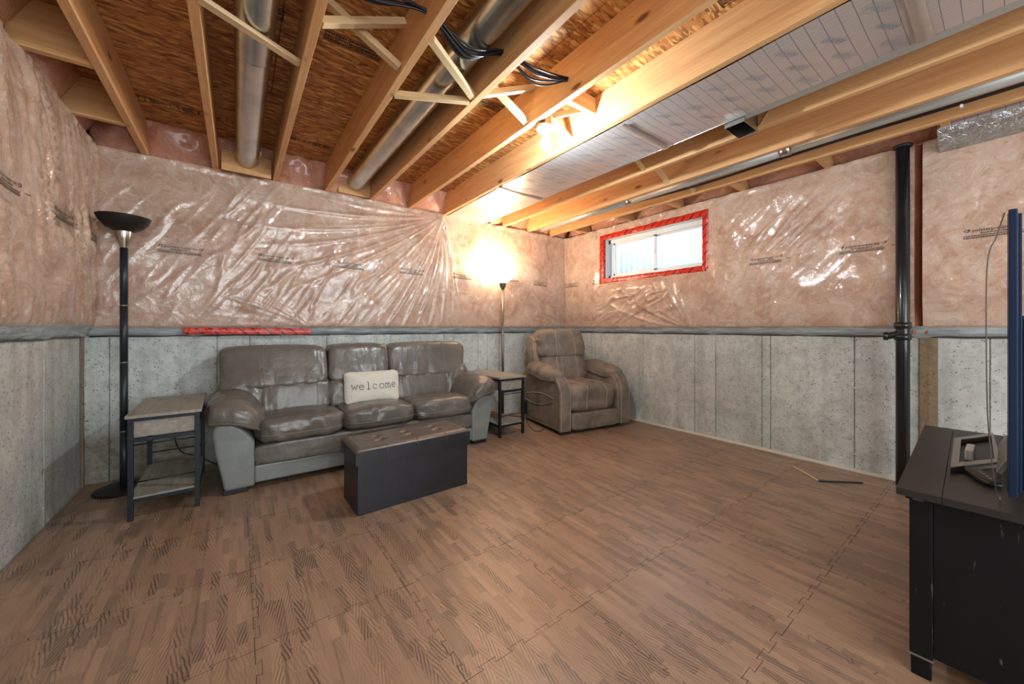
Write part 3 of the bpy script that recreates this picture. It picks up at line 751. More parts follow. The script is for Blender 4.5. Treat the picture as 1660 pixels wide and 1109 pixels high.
tch(strip('tape_strip', [(xt-.002, y0+.0, z0-.02), (xt-.002, y0, z1+.02)], (0, 1, 0), .062, M_TAPE, None, (-1, 0, 0)))
tch(strip('tape_strip', [(xt-.002, y1, z0-.02), (xt-.002, y1, z1+.02)], (0, 1, 0), .062, M_TAPE, None, (-1, 0, 0)))
# inner lining from the film back to the frame
V = []; F = []
for (y, z) in ((HOLE[0], HOLE[2]), (HOLE[1], HOLE[2]), (HOLE[1], HOLE[3]), (HOLE[0], HOLE[3])): V.append((XR-FO, y, z))
for (y, z) in ((WY0, WZ0), (WY1, WZ0), (WY1, WZ1), (WY0, WZ1)): V.append((XR-.02, y, z))
F = [(i, (i+1) % 4, 4+(i+1) % 4, 4+i) for i in range(4)]
tch(mesh('tape_lining', V, F, M_TAPE))
rt = strip('red_tape', [(-.335, YB-.066, 1.080), (.54, YB-.066, 1.072)], (0, .05, .99), .054, M_TAPE, None, (0, -1, 0), .001)
tag(rt, 'long strip of red tape on the concrete ledge above the sofa', 'tape')

# ---------------------------------------------------------------- ceiling services
def thing_cyl(name, x, z, r, y0, y1, label, joints, endw):
    t = empty(name, (x, y1, z), 0, label, 'duct')
    ys_ = [y1]+joints+[y0]
    for a, b in zip(ys_[:-1], ys_[1:]):
        n = 32; prof = [(r, 0), (r*1.012, .004), (r*1.03, .010), (r*1.012, .016), (r, .022), (r, abs(a-b))]
        o = lathe('pipe_section', prof, M_GALV, t, n); o.rotation_euler = (PI/2, 0, 0); o.location = (0, a-y1, 0)
    o = box('end_board', (0, .012, endw[2]), (endw[0], .018, endw[1]), M_PLY, t); return t
d1 = thing_cyl('round_duct', .066, H+.102, .077, YF+.1, 3.70, 'galvanised round duct in the second joist bay from the left wall', [2.25, .95, -.6], (.33, .16, -.045))
d2 = thing_cyl('round_duct', .920, H+.132, .079, YF+.1, 3.78, 'galvanised round duct crossing behind the black cable bundle', [3.1, 1.68, .4], (.30, .12, -.06))
for d_ in (d1, d2): d_['group'] = 'round ducts between the joists'
d2el = lathe('collar', [(.082, 0), (.083, .05), (.080, .052)], M_GALV, d2, 32); d2el.rotation_euler = (PI/2, 0, 0); d2el.location = (0, -2.0, 0)

foil = empty('duct_panning', (2.16, YB-.05, H), 0, 'printed silver foil panning under the joist bay beside the bare bulb', 'duct panning')
FY = [YB-.03, 2.755, 1.435, .215, -1.2, YF+.1]
for a, b in zip(FY[:-1], FY[1:]):
    V = []; F = []; nx, ny = 8, 24
    for i in range(nx+1):
        for j in range(ny+1):
            x = 1.912+(2.425-1.912)*i/nx; y = a+(b-a)*j/ny; sag = .006*math.sin(PI*i/nx)+.002*math.sin(y*9+i)
            V.append((x-2.16, y-YB+.05, -.004-sag))
    for i in range(nx):
        for j in range(ny): F.append((i*(ny+1)+j, i*(ny+1)+j+1, (i+1)*(ny+1)+j+1, (i+1)*(ny+1)+j))
    mesh('foil_sheet', V, F, M_FOIL, foil, True)
for y in FY[1:-1]: strip('foil_tape', [(1.915-2.16, y-YB+.05, -.015), (2.42-2.16, y-YB+.05, -.015)], (0, 1, 0), .05, M_FOILTAPE, foil, (0, 0, -1), .001)
box('metal_edge', (2.460-2.16, (.95+YF)/2-YB+.05, .012), (.062, .95-YF, .03), M_GREYMETAL, foil)
box('metal_edge', (2.428-2.16, (.95+YB)/2-YB, .010), (.006, YB-1.0, .035), M_GALV, foil)
V, F = [], []   # faint blue printing, slanted patches in rows
for j in range(22):
    y = 3.1-j*.155
    for i in range(3):
        x = 2.0+i*.15+(.07 if j % 2 else 0)
        if x > 2.33 or any(abs(y-q) < .07 for q in FY): continue
        for r_ in range(3):
            for c_ in range(6):
                a, b = x+c_*.013, y-c_*.008+r_*.010; k0 = len(V)
                V += [(a, b, 0), (a+.009, b-.004, 0), (a+.010, b+.002, 0), (a+.001, b+.006, 0)]; F.append((k0, k0+1, k0+2, k0+3))
o = mesh('foil_print', [(a-2.16, b-YB+.05, -.0135) for a, b, _ in V], F, M_INK2, foil); tag(o, kind='stuff')
st = empty('duct_stub', (2.54, 1.0, H), 0, 'short open sheet metal duct end hanging beside the foil panel', 'duct')
t_ = .003
boxes('duct_sleeve', [((0, -.055, .03), (.20, t_, .13)), ((0, .055, .03), (.20, t_, .13)), ((.10, 0, .03), (t_, .11, .13)), ((-.10, 0, .03), (t_, .11, .13))], M_GALV, st, 0)
box('duct_shade_plate', (0, 0, .08), (.19, .105, .004), M_BLK, st, 0)  # black plate standing in for the shade inside the open duct
beam('hanger_strap', (.10, -.055, .0), (.16, -.10, .12), .03, .002, M_GALV, st, 0)

pp = empty('water_line_conduit', (3.240, YB-.2, H+.038), 0, 'long grey metal pipe between the last joists near the window', 'pipe')
pp.name = 'metal_pipe'
prev = 0.0
for L in (1.35, 1.35, 1.4, 1.4, 1.0):
    tube('pipe_section', [(0, prev, 0), (0, prev-L, 0)], .042, M_GREYMETAL, pp, 20); tube('coupling', [(0, prev-L+.03, 0), (0, prev-L-.03, 0)], .046, M_GALV, pp, 20); prev -= L
for i in range(3):
    x = 3.300+.012*i
    tag(tube('cable', curve([(x, 2.35, H+.02+.004*i), (x+.01, 1.6, H+.004), (x, .8, H+.012), (x+.008, 0, H+.008), (x, -1, H+.01)], 8), .0055, M_CABLE),
        'black cable running along the grey metal pipe overhead', 'cable', 'cables beside the overhead pipe')
cc = tag(boxes('cable_clip', [((3.33, .16, H+.0), (.02, .012, .02)), ((3.345, .16, H+.006), (.006, .012, .03))], M_WHITE), 'small white cable clip on the last joist', 'clip')

# black cables strung through joists
for i in range(9):
    a = random.uniform; pts = []
    for (x, y, z) in ((.20, 1.60, H+.13), (.66, 1.50, H+.09), (1.07, 1.505, H+.10), (1.47, 1.46, H+.10), (1.52, 1.46, H+.13)):
        pts.append(Vector((x+a(-.003, .003), y+a(-.010, .010), z+a(-.010, .010))))
    full_ = [pts[0]]
    for p, q, sg in zip(pts[:-1], pts[1:], (.03, .072, .05, 0)):
        m_ = (p+q)/2; m_.z -= sg*a(.75, 1.3) if sg > .06 else sg*a(.1, 1.7); m_.y += a(-.05, .05); full_ += [m_, q]
    tag(tube('cable', curve(full_, 8), .0048, M_CABLE), 'black cable in the bundle strung through the joists', 'cable', 'black cable bundle through the joists')

fx = empty('light_fixture', (BULB[0], BULB[1], H-.01), 0, 'bare glowing bulb in a white porcelain holder on a metal box', 'light fixture')
lathe('junction_box', [(.0, .05), (.048, .05), (.05, .0), (.05, -.012), (0, -.012)], M_GALV, fx, 8)
lathe('lamp_holder', [(.0, -.010), (.056, -.010), (.058, -.018), (.052, -.026), (.026, -.038), (.022, -.056), (.0, -.056)], M_PORC, fx, 32)
o = lathe('bulb', [(.013, -.056), (.015, -.070), (.029, -.090), (.0335, -.110), (.030, -.130), (.018, -.144), (.0, -.148)], M_BULB, fx, 24); o['label'] = 'glowing frosted white bulb'

# foil wrapped duct in the right corner of the ceiling
fd = empty('foil_wrapped_duct', (3.70, .27, 2.37), 0, 'foil wrapped duct at the top of the wall right of the black pipe', 'duct')
extrude('foil_wrap', [(-.10, .12), (-.10, .0), (-.05, -.04), (.08, -.06), (.08, .12)], -2.6, 0, M_FOIL, fd, .01)
extrude('foil_skirt', [(-.112, .0), (-.055, -.048), (.078, -.095), (.078, -.06), (-.05, -.035), (-.10, .005)], -2.6, .004, M_CRUM, fd, .003)

# stack pipe
sp_ = empty('stack_pipe', (3.725, .44, 0), 0, 'black plastic drain stack pipe against the right wall', 'pipe')
tube('pipe', [(0.006, 0, 0), (0.004, 0, 1.02), (0, 0, H-.01)], .036, M_ABS, sp_, 28)
for z in (1.04, 1.12): tube('hub', [(0, 0, z-.022), (0, 0, z+.022)], .043, M_ABS, sp_, 28)
tube('hub', [(0, 0, 2.36), (0, 0, 2.375)], .05, M_BLK, sp_, 28)
tube('cleanout_branch', curve([(0, .0, 1.07), (-.01, .035, 1.055), (-.012, .075, 1.045)], 6), .024, M_ABS, sp_, 20)
tube('cleanout_cap', [(-.012, .070, 1.045), (-.012, .092, 1.045)], .030, M_ABS, sp_, 20)

# ---------------------------------------------------------------- sofa
so = empty('sofa', (.93, 3.40, 0), math.radians(-1.6), 'three-seat grey-brown leather sofa with puffy arms against the back wall', 'sofa')
SX, SY = -.93, -3.40
def sc_(x, y, z): return (x+SX, y+SY, z)
def sofa_arm(sg, x0):
    # outline of the arm front, x measured from the seat side outwards
    prof = [(0, .03), (.165, .03), (.18, .12), (.212, .28), (.228, .40), (.222, .455), (.185, .478), (.13, .470), (.07, .43), (.03, .385), (.0, .33)]
    pr = [((x0+sg*a)+SX, b) for a, b in prof]
    if sg > 0: pr = pr[::-1]
    p_ = extrude('arm_panel', pr, 3.03+SY, 3.70+SY, M_VINYL, so, .022, seg=4); p_['label'] = 'smooth lighter grey arm front'
    def bend(p, u):
        q = p.copy(); t = sg*u[:, 0]            # +1 outer side, -1 seat side
        q[:, 2] += -.075*(t*.6-.15)**2*2.2-.055*np.clip(-t, 0, 1)**2
        q[:, 2] -= .035*np.clip(-u[:, 1], 0, 1)**3
        return q
    cu = Cushion(sc_(x0+sg*.105, 3.30, .555), (.175, .335, .095), 3.2, .010, (7, 16, 7), 3 if sg > 0 else 8, bend, lambda u: np.clip(.35+np.abs(u[:, 1])**2+.5*np.clip(-u[:, 2], 0, 1), 0, 1.2))
    cu.make('arm_cushion', M_LEATHER, so, 34)
    cu.seam([((-1, -1, -.35), (1, -1, -.35)), ((sg, -1, -.35), (sg, 1, -.35))], 'piping', M_PIPING, so, .003)
sofa_arm(-1, .107); sofa_arm(1, 1.785)
# body, front rails
box('frame', sc_(.94, 3.40, .17), (1.66, .66, .24), M_VINYL, so, .01)
cu = Cushion(sc_(.946, 3.07, .235), (.842, .055, .075), 7, .003, (3, 9, 9), 4); cu.make('front_rail', M_LEATHER, so, 30)
f_ = box('lower_rail', sc_(.946, 3.065, .105), (1.68, .05, .115), M_VINYL, so, .012); f_['label'] = 'smooth lighter grey lower rail'
for x in (-.0, 1.875):
    for y in (3.09, 3.66): box('foot', sc_(x, y, .017), (.13, .10, .034), M_BLK, so, .004)
box('plinth', sc_(.94, 3.18, .032), (1.64, .05, .05), M_BLK, so, .002)
seats = [(.107, .672, 11), (.674, 1.222, 12), (1.224, 1.785, 13)]
for a, b, sd in seats:
    def bend(p, u):
        q = p.copy(); q[:, 2] += .028*(1-u[:, 0]**2)*(u[:, 2] > 0)*u[:, 2]; q[:, 2] += .012*(-u[:, 1]); return q
    cu = Cushion(sc_((a+b)/2, 3.30, .375), ((b-a)/2+.004, .325, .078), 5.5, .013, (8, 5, 7), sd, bend, lambda u: np.clip(.18+.7*np.clip(-u[:, 1], 0, 1)**3+.6*np.abs(u[:, 0])**4, 0, 1))
    cu.make('seat_cushion', M_LEATHER, so, 34)
    cu.seam([((-1, -1, -.25), (1, -1, -.25)), ((-1, -1, -.25), (-1, 1, -.25)), ((1, -1, -.25), (1, 1, -.25))], 'piping', M_PIPING, so, .0032, lift=.002)
# backs
box('back_frame', sc_(.92, 3.665, .47), (1.90, .13, .80), M_LEATHER, so, .05)
def lean(k_, z0): 
    def f(p, u):
        q = p.copy(); q[:, 1] += (p[:, 2])*k_; return q
    return f
backs = [(-.105, .625, -1), (.632, 1.132, 0), (1.14, 1.945, 1)]
for a, b, sg in backs:
    w = (b-a)/2; cx = (a+b)/2
    def bend(p, u, sg=sg):
        q = p.copy(); q[:, 1] += p[:, 2]*.30
        q[:, 2] += .012*(1-(u[:, 0])**2)*np.clip(u[:, 2], 0, 1)
        if sg: q[:, 1] += .05*np.clip(sg*u[:, 0], 0, 1)**2; q[:, 0] += sg*.02*u[:, 2]*np.clip(sg*u[:, 0], 0, 1)
        return q
    up = Cushion(sc_(cx, 3.555, .795), (w, .118, .155), 7, .014, (11, 5, 3), 21+sg, bend, lambda u: np.clip(.2+.9*np.clip(-u[:, 2]-.1, 0, 1)+.6*np.abs(u[:, 0])**5, 0, 1))
    up.make('back_cushion', M_LEATHER, so, 40)
    lo_a, lo_b = (a+.255 if sg < 0 else a), (b-.25 if sg > 0 else b)
    lo = Cushion(sc_((lo_a+lo_b)/2, 3.485, .555), ((lo_b-lo_a)/2+.01, .105, .134), 5.0, .012, (14, 5, 4), 31+sg, lean(.2, 0), lambda u: np.clip(.2+1.0*np.abs(u[:, 0])**3, 0, 1))
    lo.make('lumbar_cushion', M_LEATHER, so, 34)
    if sg:
        wa, wb_ = (a+.01, lo_a+.02) if sg < 0 else (lo_b-.02, b-.01)
        wg = Cushion(sc_((wa+wb_)/2, 3.53, .575), ((wb_-wa)/2+.02, .125, .165), 4.2, .014, (12, 5, 6), 41+sg, lean(.2, 0)); wg.make('back_wing', M_LEATHER, so, 24)
        xs = (lo_a-cx)/w if sg < 0 else (lo_b-cx)/w
        up.seam([((xs*.9, -1, -1), (xs*.9, -1, 1)), ((xs*.9, -1, 1), (xs*.95, 1, 1))], 'piping', M_PIPING, so, .0032)
    lo.seam([((-.78 if sg < 0 else .72 if sg == 0 else -.6, -1, -1), (-.78 if sg < 0 else .72 if sg == 0 else -.6, -1, 1)), ((.6, -1, -1), (.6, -1, 1))], 'piping', M_PIPING, so, .0024)

# pillow with the word welcome
pl = empty('pillow', (.955, 3.335, .452), math.radians(-2), 'off-white canvas pillow lettered welcome on the sofa', 'pillow')
PT = .20
class PC(Cushion): pass
def pbend(p, u):
    q = p.copy(); t = 1-np.maximum(np.abs(u[:, 0]), np.abs(u[:, 2]))**2.2
    q[:, 1] = p[:, 1]*(.18+.82*np.clip(t, 0, 1)**.6); q[:, 0] *= 1+.04*np.abs(u[:, 2])**3; q[:, 2] *= 1+.05*np.abs(u[:, 0])**3
    y = q[:, 1].copy(); q[:, 1] = y+q[:, 2]*PT; return q
pc = Cushion((0, 0, .133), (.222, .060, .128), 9, .004, (12, 4, 12), 51, pbend, lambda u: np.clip(np.maximum(np.abs(u[:, 0]), np.abs(u[:, 2]))**3, .15, 1))
pc.make('pillow_body', M_PILLOW, pl, 36)
edge = []
for a, b in (((-1, 0, -1), (1, 0, -1)), ((1, 0, -1), (1, 0, 1)), ((1, 0, 1), (-1, 0, 1)), ((-1, 0, 1), (-1, 0, -1))): edge.append((a, b))
pc.seam(edge, 'trim_cord', plain('cream_cord', rgb(214, 210, 198), .9), pl, .0042, 40)
def arc(cx, cy, r, a0, a1, n=10, ry=None): return [(cx+r*math.cos(math.radians(a0+(a1-a0)*i/n)), cy+(ry or r)*math.sin(math.radians(a0+(a1-a0)*i/n))) for i in range(n+1)]
def letter(c):
    e_ = [[(-.42, .02)]+[(.42, .02)]+arc(0, 0, .43, 3, 330, 16)[0:]]
    if c == 'w': return [[(-.55, .45), (-.27, -.45), (0, .35), (.27, -.45), (.55, .45)], [(-.68, .45), (-.40, .45)], [(.40, .45), (.68, .45)]]
    if c == 'e': return [[(-.42, .03), (.43, .03)], arc(0, 0, .44, 3, 325, 18)]
    if c == 'l': return [[(-.25, .95), (.02, .95), (.02, -.45)], [(-.32, -.45), (.36, -.45)]]
    if c == 'c': return [arc(0, 0, .44, 48, 320, 16), [(.30, .33), (.34, .16)]]
    if c == 'o': return [arc(0, 0, .45, 0, 360, 20)]
    if c == 'm': return [[(-.62, .42), (-.45, .42), (-.45, -.45)], [(-.62, -.45), (-.30, -.45)], arc(-.22, .18, .22, 180, 0, 8, .26)+[(0, -.45)], [(-.10, -.45), (.14, -.45)], arc(.22, .18, .22, 180, 0, 8, .26)+[(.44, -.45)], [(.34, -.45), (.62, -.45)]]
strokes = []
for q, ch in enumerate('welcome'):
    cx = -.158+q*.0555; cz = .012
    for st_ in letter(ch):
        pts = []
        for i in range(len(st_)-1):
            for t in (0, .5): pts.append((st_[i][0]+(st_[i+1][0]-st_[i][0])*t, st_[i][1]+(st_[i+1][1]-st_[i][1])*t))
        pts.append(st_[-1])
        Q = [((cx+x*.042)/.222, -1, (cz+y*.044)/.128) for x, y in pts]
        strokes.append([Vector(v) for v in pc.P(Q, .0012)])
tubes('lettering', strokes, .0024, M_INK, pl, 6)

# ---------------------------------------------------------------- ottoman
ot = empty('storage_ottoman', (.933, 2.436, 0), math.radians(1.2), 'long dark espresso storage ottoman with button-tufted lid on the floor before the sofa', 'ottoman')
box('body', (0, 0, .150), (.742, .318, .300), M_OTTO, ot, .004)
V = []; F = []; nx, ny = 120, 54; LX, LY = .770, .345
btn = [(-.20, .045), (-.20, -.045), (0, .045), (0, -.045), (.20, .045), (.20, -.045)]
for i in range(nx+1):
    for j in range(ny+1):
        x = -LX/2+LX*i/nx; y = -LY/2+LY*j/ny
        ed = min(1, min(LX/2-abs(x), LY/2-abs(y))/.03); z = .374+.020*(ed**.5)
        for bx, by in btn:
            r_ = math.hypot(x-bx, y-by); z -= .018*math.exp(-(r_/.020)**2)
            z -= .008*math.exp(-((y-by)/.009)**2-((x-bx)/.055)**2)+.008*math.exp(-((x-bx-(.5*(y-by)))/.007)**2-((y-by)/.035)**2)
        V.append((x, y, z))
for i in range(nx):
    for j in range(ny): F.append((i*(ny+1)+j, (i+1)*(ny+1)+j, (i+1)*(ny+1)+j+1, i*(ny+1)+j+1))
b0 = len(V); per = [(-1, -1), (1, -1), (1, 1), (-1, 1)]
for z in (.374, .300):
    for a, b in per: V.append((a*LX/2, b*LY/2, z))
for i in range(4): F.append((b0+i, b0+(i+1) % 4, b0+4+(i+1) % 4, b0+4+i)[::-1])
F.append((b0+4, b0+5, b0+6, b0+7)[::-1])
mesh('lid', V, F, M_OTTO, ot, False).data.shade_smooth()
try: bpy.data.objects['lid'].data.set_sharp_from_angle(angle=math.radians(50))
except Exception: pass
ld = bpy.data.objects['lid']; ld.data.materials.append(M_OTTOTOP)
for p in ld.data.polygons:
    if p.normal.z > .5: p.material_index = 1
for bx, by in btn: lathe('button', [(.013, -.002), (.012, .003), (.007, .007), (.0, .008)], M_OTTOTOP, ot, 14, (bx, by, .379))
tubes('seam', [[(x, -LY/2-.001, .302), (x, -LY/2-.001, .385), (x, -LY/2+.03, .396)] for x in (-.20, 0, .20)]+[[(-LX/2, -LY/2, .376), (LX/2, -LY/2, .376)], [(-LX/2, -LY/2, .376), (-LX/2, LY/2, .376)], [(LX/2, -LY/2, .376), (LX/2, LY/2, .376)]], .0016, M_OTTOTOP, ot)

# ---------------------------------------------------------------- side tables
def side_table(loc, rz, label):
    t = empty('side_table', loc, rz, label, 'side table', 'narrow side tables with metal frames')
    w, d, h = .315, .68, .605; L = .024
    for sx in (-1, 1):
        for sy in (-1, 1): box('leg', (sx*(w/2-L/2), sy*(d/2-L/2), (h-.018)/2), (L, L, h-.018), M_STEEL, t, .002)
    box('top', (0, 0, h-.009), (w+.018, d+.03, .018), M_GREYWOOD, t, .002)
    for x, y in ((-.06, .17), (.07, .13)): box('cord_slot', (x, y, h+.0002), (.045, .008, .001), M_BLK, t, 0)
    box('drawer_box', (0, 0, .525), (w-2*L, d-.03, .105), M_GREYWOOD, t, .002)
    for sx in (-1, 1): box('side_panel', (sx*(w/2-.014), 0, .525), (.010, d-2*L, .105), M_GREYWOOD, t, .001)
    box('lower_shelf', (0, 0, .125), (w-.01, d-2*L+.03, .014), M_GREYWOOD, t, .001)
    for sy in (-1, 1):
        for z in (.576, .458, .112): box('rail', (0, sy*(d/2-L/2), z), (w-2*L, L*.8, .020), M_STEEL, t, .001)
    for sx in (-1, 1):
        for z in (.112, .576): box('rail', (sx*(w/2-L/2), 0, z), (L*.8, d-2*L, .020), M_STEEL, t, .001)
    for sy in (-1, 1):
        for z in (.430, .215): tube('crossbar', [(-w/2+L, sy*(d/2-L/2), z), (w/2-L, sy*(d/2-L/2), z)], .004, M_STEEL, t, 8)
    for sx in (-1, 1):
        for z in (.555, .46): tube('bolt', [(sx*(w/2-L/2), -d/2+.0005, z), (sx*(w/2-L/2), -d/2-.003, z)], .004, M_BLK, t, 8)
    return t
side_table((-.348, 3.325, 0), math.radians(1.0), 'grey wood and black metal side table at the left end of the sofa')
side_table((2.258, 3.37, 0), 0, 'grey wood and black metal side table between sofa and recliner')
tag(tube('cord', curve([(-.30, 3.55, .44), (-.36, 3.60, .33), (-.33, 3.62, .20), (-.24, 3.64, .14), (-.1, 3.68, .03), (.05, 3.72, .012)], 8), .004, M_CABLE), 'black cord looping behind the left side table', 'cord')
tag(tube('cord', curve([(2.02, 3.845, 1.03), (2.00, 3.84, .7), (2.04, 3.83, .4), (2.1, 3.80, .05), (2.3, 3.76, .012)], 8), .0035, plain('white_cord', rgb(170, 168, 160), .5)), 'pale cord hanging down the concrete above the right side table', 'cord')
bk = empty('power_brick', (2.36, 3.62, 0), .3, 'black power strip on the floor behind the right side table', 'power strip')
box('housing', (0, 0, .03), (.16, .06, .05), M_BLK, bk, .008); tube('cord', curve([(.08, 0, .03), (.2, .05, .015), (.35, .02, .012), (.42, -.2, .008)], 6), .004, M_CABLE, bk)
pb = empty('cable_box', (2.30, 3.40, .132), .5, 'tan cardboard pieces lying on the lower shelf of the right side table', 'cardboard')
box('flap', (-.01, 0, .008), (.10, .14, .014), plain('cardboard', rgb(150, 124, 92), .9), pb, .002); box('flap', (.015, .05, .020), (.08, .10, .008), plain('cardboard_pale', rgb(172, 146, 112), .9), pb, .002, (0, .05, .2))
rc = empty('recliner_remote', (2.42, 3.02, .25), 0, 'slim black recliner hand control hanging beside the right side table', 'remote control')
box('housing', (.012, .0, .02), (.016, .04, .13), M_BLK, rc, .006); tube('cord', curve([(.012, 0, -.045), (.03, -.01, -.16), (.10, -.06, -.236), (.25, -.02, -.243)], 6), .0032, M_CABLE, rc)

# ---------------------------------------------------------------- floor lamps
la = empty('floor_lamp', (-.62, 3.61, 0), 0, 'unlit torchiere floor lamp with dark bowl in the left corner', 'floor lamp', 'torchiere floor lamps')
lathe('base', [(0, 0), (.148, 0), (.150, .008), (.142, .018), (.06, .026), (.022, .034), (0, .034)], M_BLK, la, 48)
for a, b in ((.03, .395), (.399, .866), (.870, 1.254), (1.258, 1.65)): tube('pole_section', [(0, 0, a), (0, 0, b)], .0205, M_POLE, la, 24)
for z in (.397, .868, 1.256): tube('joint_ring', [(0, 0, z-.004), (0, 0, z+.004)], .0215, M_CHROME, la, 24)
o = lathe('socket_cup', [(.018, 1.645), (.022, 1.66), (.036, 1.70), (.044, 1.735), (.046, 1.765), (.0, 1.766)], M_CHROME, la, 32); o['label'] = 'shiny nickel cup'
lathe('bowl', [(.0, 1.757), (.045, 1.760), (.09, 1.785), (.122, 1.822), (.137, 1.860), (.134, 1.861), (.118, 1.826), (.088, 1.790), (.04, 1.768), (.0, 1.766)], M_BRONZE, la, 48)
lb = empty('floor_lamp', (*TORCH, 0), 0, 'glowing torchiere floor lamp with white glass bowl behind the right side table', 'floor lamp', 'torchiere floor lamps')
lathe('base', [(0, 0), (.14, 0), (.142, .01), (.13, .02), (.05, .03), (.018, .036), (0, .036)], M_POLE2, lb, 48)
tube('pole', [(0, 0, .03), (0, 0, 1.56)], .0155, M_POLE2, lb, 24)
for z in (.5, 1.02): tube('joint_ring', [(0, 0, z-.004), (0, 0, z+.004)], .017, M_CHROME, lb, 24)
lathe('socket_cup', [(.016, 1.555), (.020, 1.57), (.038, 1.60), (.043, 1.638), (.0, 1.640)], M_POLE2, lb, 32)
o = lathe('glass_bowl', [(.044, 1.640), (.07, 1.652), (.11, 1.690), (.142, 1.735), (.168, 1.762), (.172, 1.770), (.165, 1.768), (.138, 1.741), (.105, 1.697), (.065, 1.660), (.03, 1.650)], M_BOWL, lb, 48); o['label'] = 'glowing white glass bowl'
tube('switch', [(.03, -.02, 1.66), (.17, -.09, 1.665)], .004, M_BLK, lb, 8)

# ---------------------------------------------------------------- recliner
re_ = empty('recliner', (3.165, 3.055, 0), math.radians(-9.7), 'brown suede power recliner with light stitching in the right corner', 'armchair')
FYr = -.43      # front plane
def rarm(sg):
    x0, x1 = sg*.315, sg*.462
    prof = [(FYr+.02, .035), (FYr+.02, .38), (FYr+.035, .47), (FYr+.085, .55), (FYr+.16, .595), (FYr+.26, .60), (.30, .60), (.40, .56), (.42, .30), (.40, .06), (.30, .035)]
    extrude('side_panel', prof, x0, x1, M_SUEDE, re_, .018, axis='x')
    # raised band that runs up the front and over the arch
    arch = [(FYr, .035), (FYr-.002, .37), (FYr+.018, .475), (FYr+.072, .565), (FYr+.155, .615), (FYr+.22, .62)]
    inn = [(FYr+.24, .585), (FYr+.165, .58), (FYr+.10, .535), (FYr+.055, .46), (FYr+.04, .37), (FYr+.04, .035)]
    xa, xb = sg*.335, sg*.472
    A = curve([(0, a, b) for a, b in arch], 5); B = curve([(0, a, b) for a, b in inn], 5)
    extrude('arm_band', [(p.y, p.z) for p in A]+[(p.y, p.z) for p in B], xa, xb, M_SUEDE, re_, .010, axis='x')
    tubes('stitching', [[(xx_, p.y-.002, p.z+.002) for p in A] for xx_ in (xa+sg*.012, xb-sg*.012)], .0018, M_STITCH, re_)
    def bend(p, u):
        q = p.copy(); q[:, 2] += -.045*(u[:, 0])**2-.03*np.clip(-u[:, 1], 0, 1)**3+.02*np.sin(u[:, 1]*2.5); return q
    cu = Cushion((sg*.405, -.03, .630), (.115, .30, .065), 3.4, .006, (9, 9, 9), 61+sg, bend); cu.make('arm_pad', M_SUEDE, re_, 30)
    cu.seam([((-sg, -1, -.2), (-sg, 1, -.2)), ((sg, -1, -.2), (sg, 1, -.2)), ((-1, -1, -.2), (1, -1, -.2))], 'piping', M_PIPING, re_, .0025)
    if sg < 0:
        pk = [(-.30, .33), (-.12, .27), (.10, .245), (.35, .27)]
        tube('pocket_edge', curve([(-.474, a, b) for a, b in pk], 8), .008, M_SUEDE, re_)
        po = extrude('pocket', [(-.30, .325), (-.12, .265), (.10, .24), (.35, .265), (.36, .08), (-.30, .08)], -.470, -.464, M_SUEDE, re_, .002, axis='x')
        tube('pocket_gather', curve([(-.468, -.30, .36), (-.470, -.1, .385), (-.470, .1, .37), (-.468, .3, .33)], 8), .003, M_STITCH, re_)
rarm(-1); rarm(1)
def sbend(p, u):
    q = p.copy(); q[:, 1] -= .03*np.clip(u[:, 2], 0, 1)*(-u[:, 1] > .5); q[:, 2] += .02*(1-u[:, 0]**2)*np.clip(u[:, 2], 0, 1); return q
se = Cushion((0, -.155, .340), (.322, .275, .150), 4.2, .007, (9, 5, 5), 71, sbend, lambda u: np.clip(.25+.9*np.abs(u[:, 0])**5, 0, 1)); se.make('seat_cushion', M_SUEDE, re_, 36)
se.seam([((x, -1, -1), (x, -1, 1)) for x in (-.42, .42)]+[((x, -1, 1), (x, 1, 1)) for x in (-.42, .42)], 'stitching', M_STITCH, re_, .0022)
lr = Cushion((0, FYr+.045, .122), (.318, .045, .090), 7, .003, (5, 5, 5), 72); lr.make('foot_rest_panel', M_SUEDE, re_, 24)
box('base', (0, 0, .03), (.84, .76, .03), M_BLK, re_, .004)
box('inner_frame', (0, .05, .15), (.62, .72, .20), M_BLK, re_, .004)
def bb(tilt, cv):
    def f(p, u):
        q = p.copy(); q[:, 1] += p[:, 2]*tilt+cv*np.abs(u[:, 0])**3; q[:, 0] *= 1-.05*u[:, 2]; return q
    return f
lum = Cushion((0, .215, .625), (.325, .120, .185), 5, .010, (7, 5, 10), 73, bb(.28, .03), lambda u: np.clip(.2+1.1*np.abs(u[:, 0])**3, 0, 1)); lum.make('lumbar_cushion', M_SUEDE, re_, 36)
lum.seam([((x, -1, -1), (x*1.15, -1, 1)) for x in (-.40, -.22, .40)], 'stitching', M_STITCH, re_, .0022)
hd = Cushion((0, .275, .915), (.335, .125, .168), 5, .011, (7, 5, 10), 74, bb(.24, .03), lambda u: np.clip(.2+1.2*np.abs(u[:, 0])**3, 0, 1)); hd.make('head_cushion', M_SUEDE, re_, 36)
hd.seam([((x, -1, -1), (x, -1, 1)) for x in (-.40, .40)]+[((x, -1, 1), (x, 1, 1)) for x in (-.40, .40)], 'stitching', M_STITCH, re_, .0022)
for sg in (-1, 1):
    wg = Cushion((sg*.335, .345, .73), (.040, .110, .27), 3.6, .007, (6, 6, 12), 75, bb(.24, 0)); wg.make('back_wing', M_SUEDE, re_, 22)
    wg.seam([((sg, -1, -1), (sg, -1, 1))], 'stitching', M_STITCH, re_, .002)
extrude('back_panel', [(.30, .10), (.40, .10), (.50, .98), (.42, 1.0)], -.30, .30, M_SUEDE, re_, .02, axis='x')

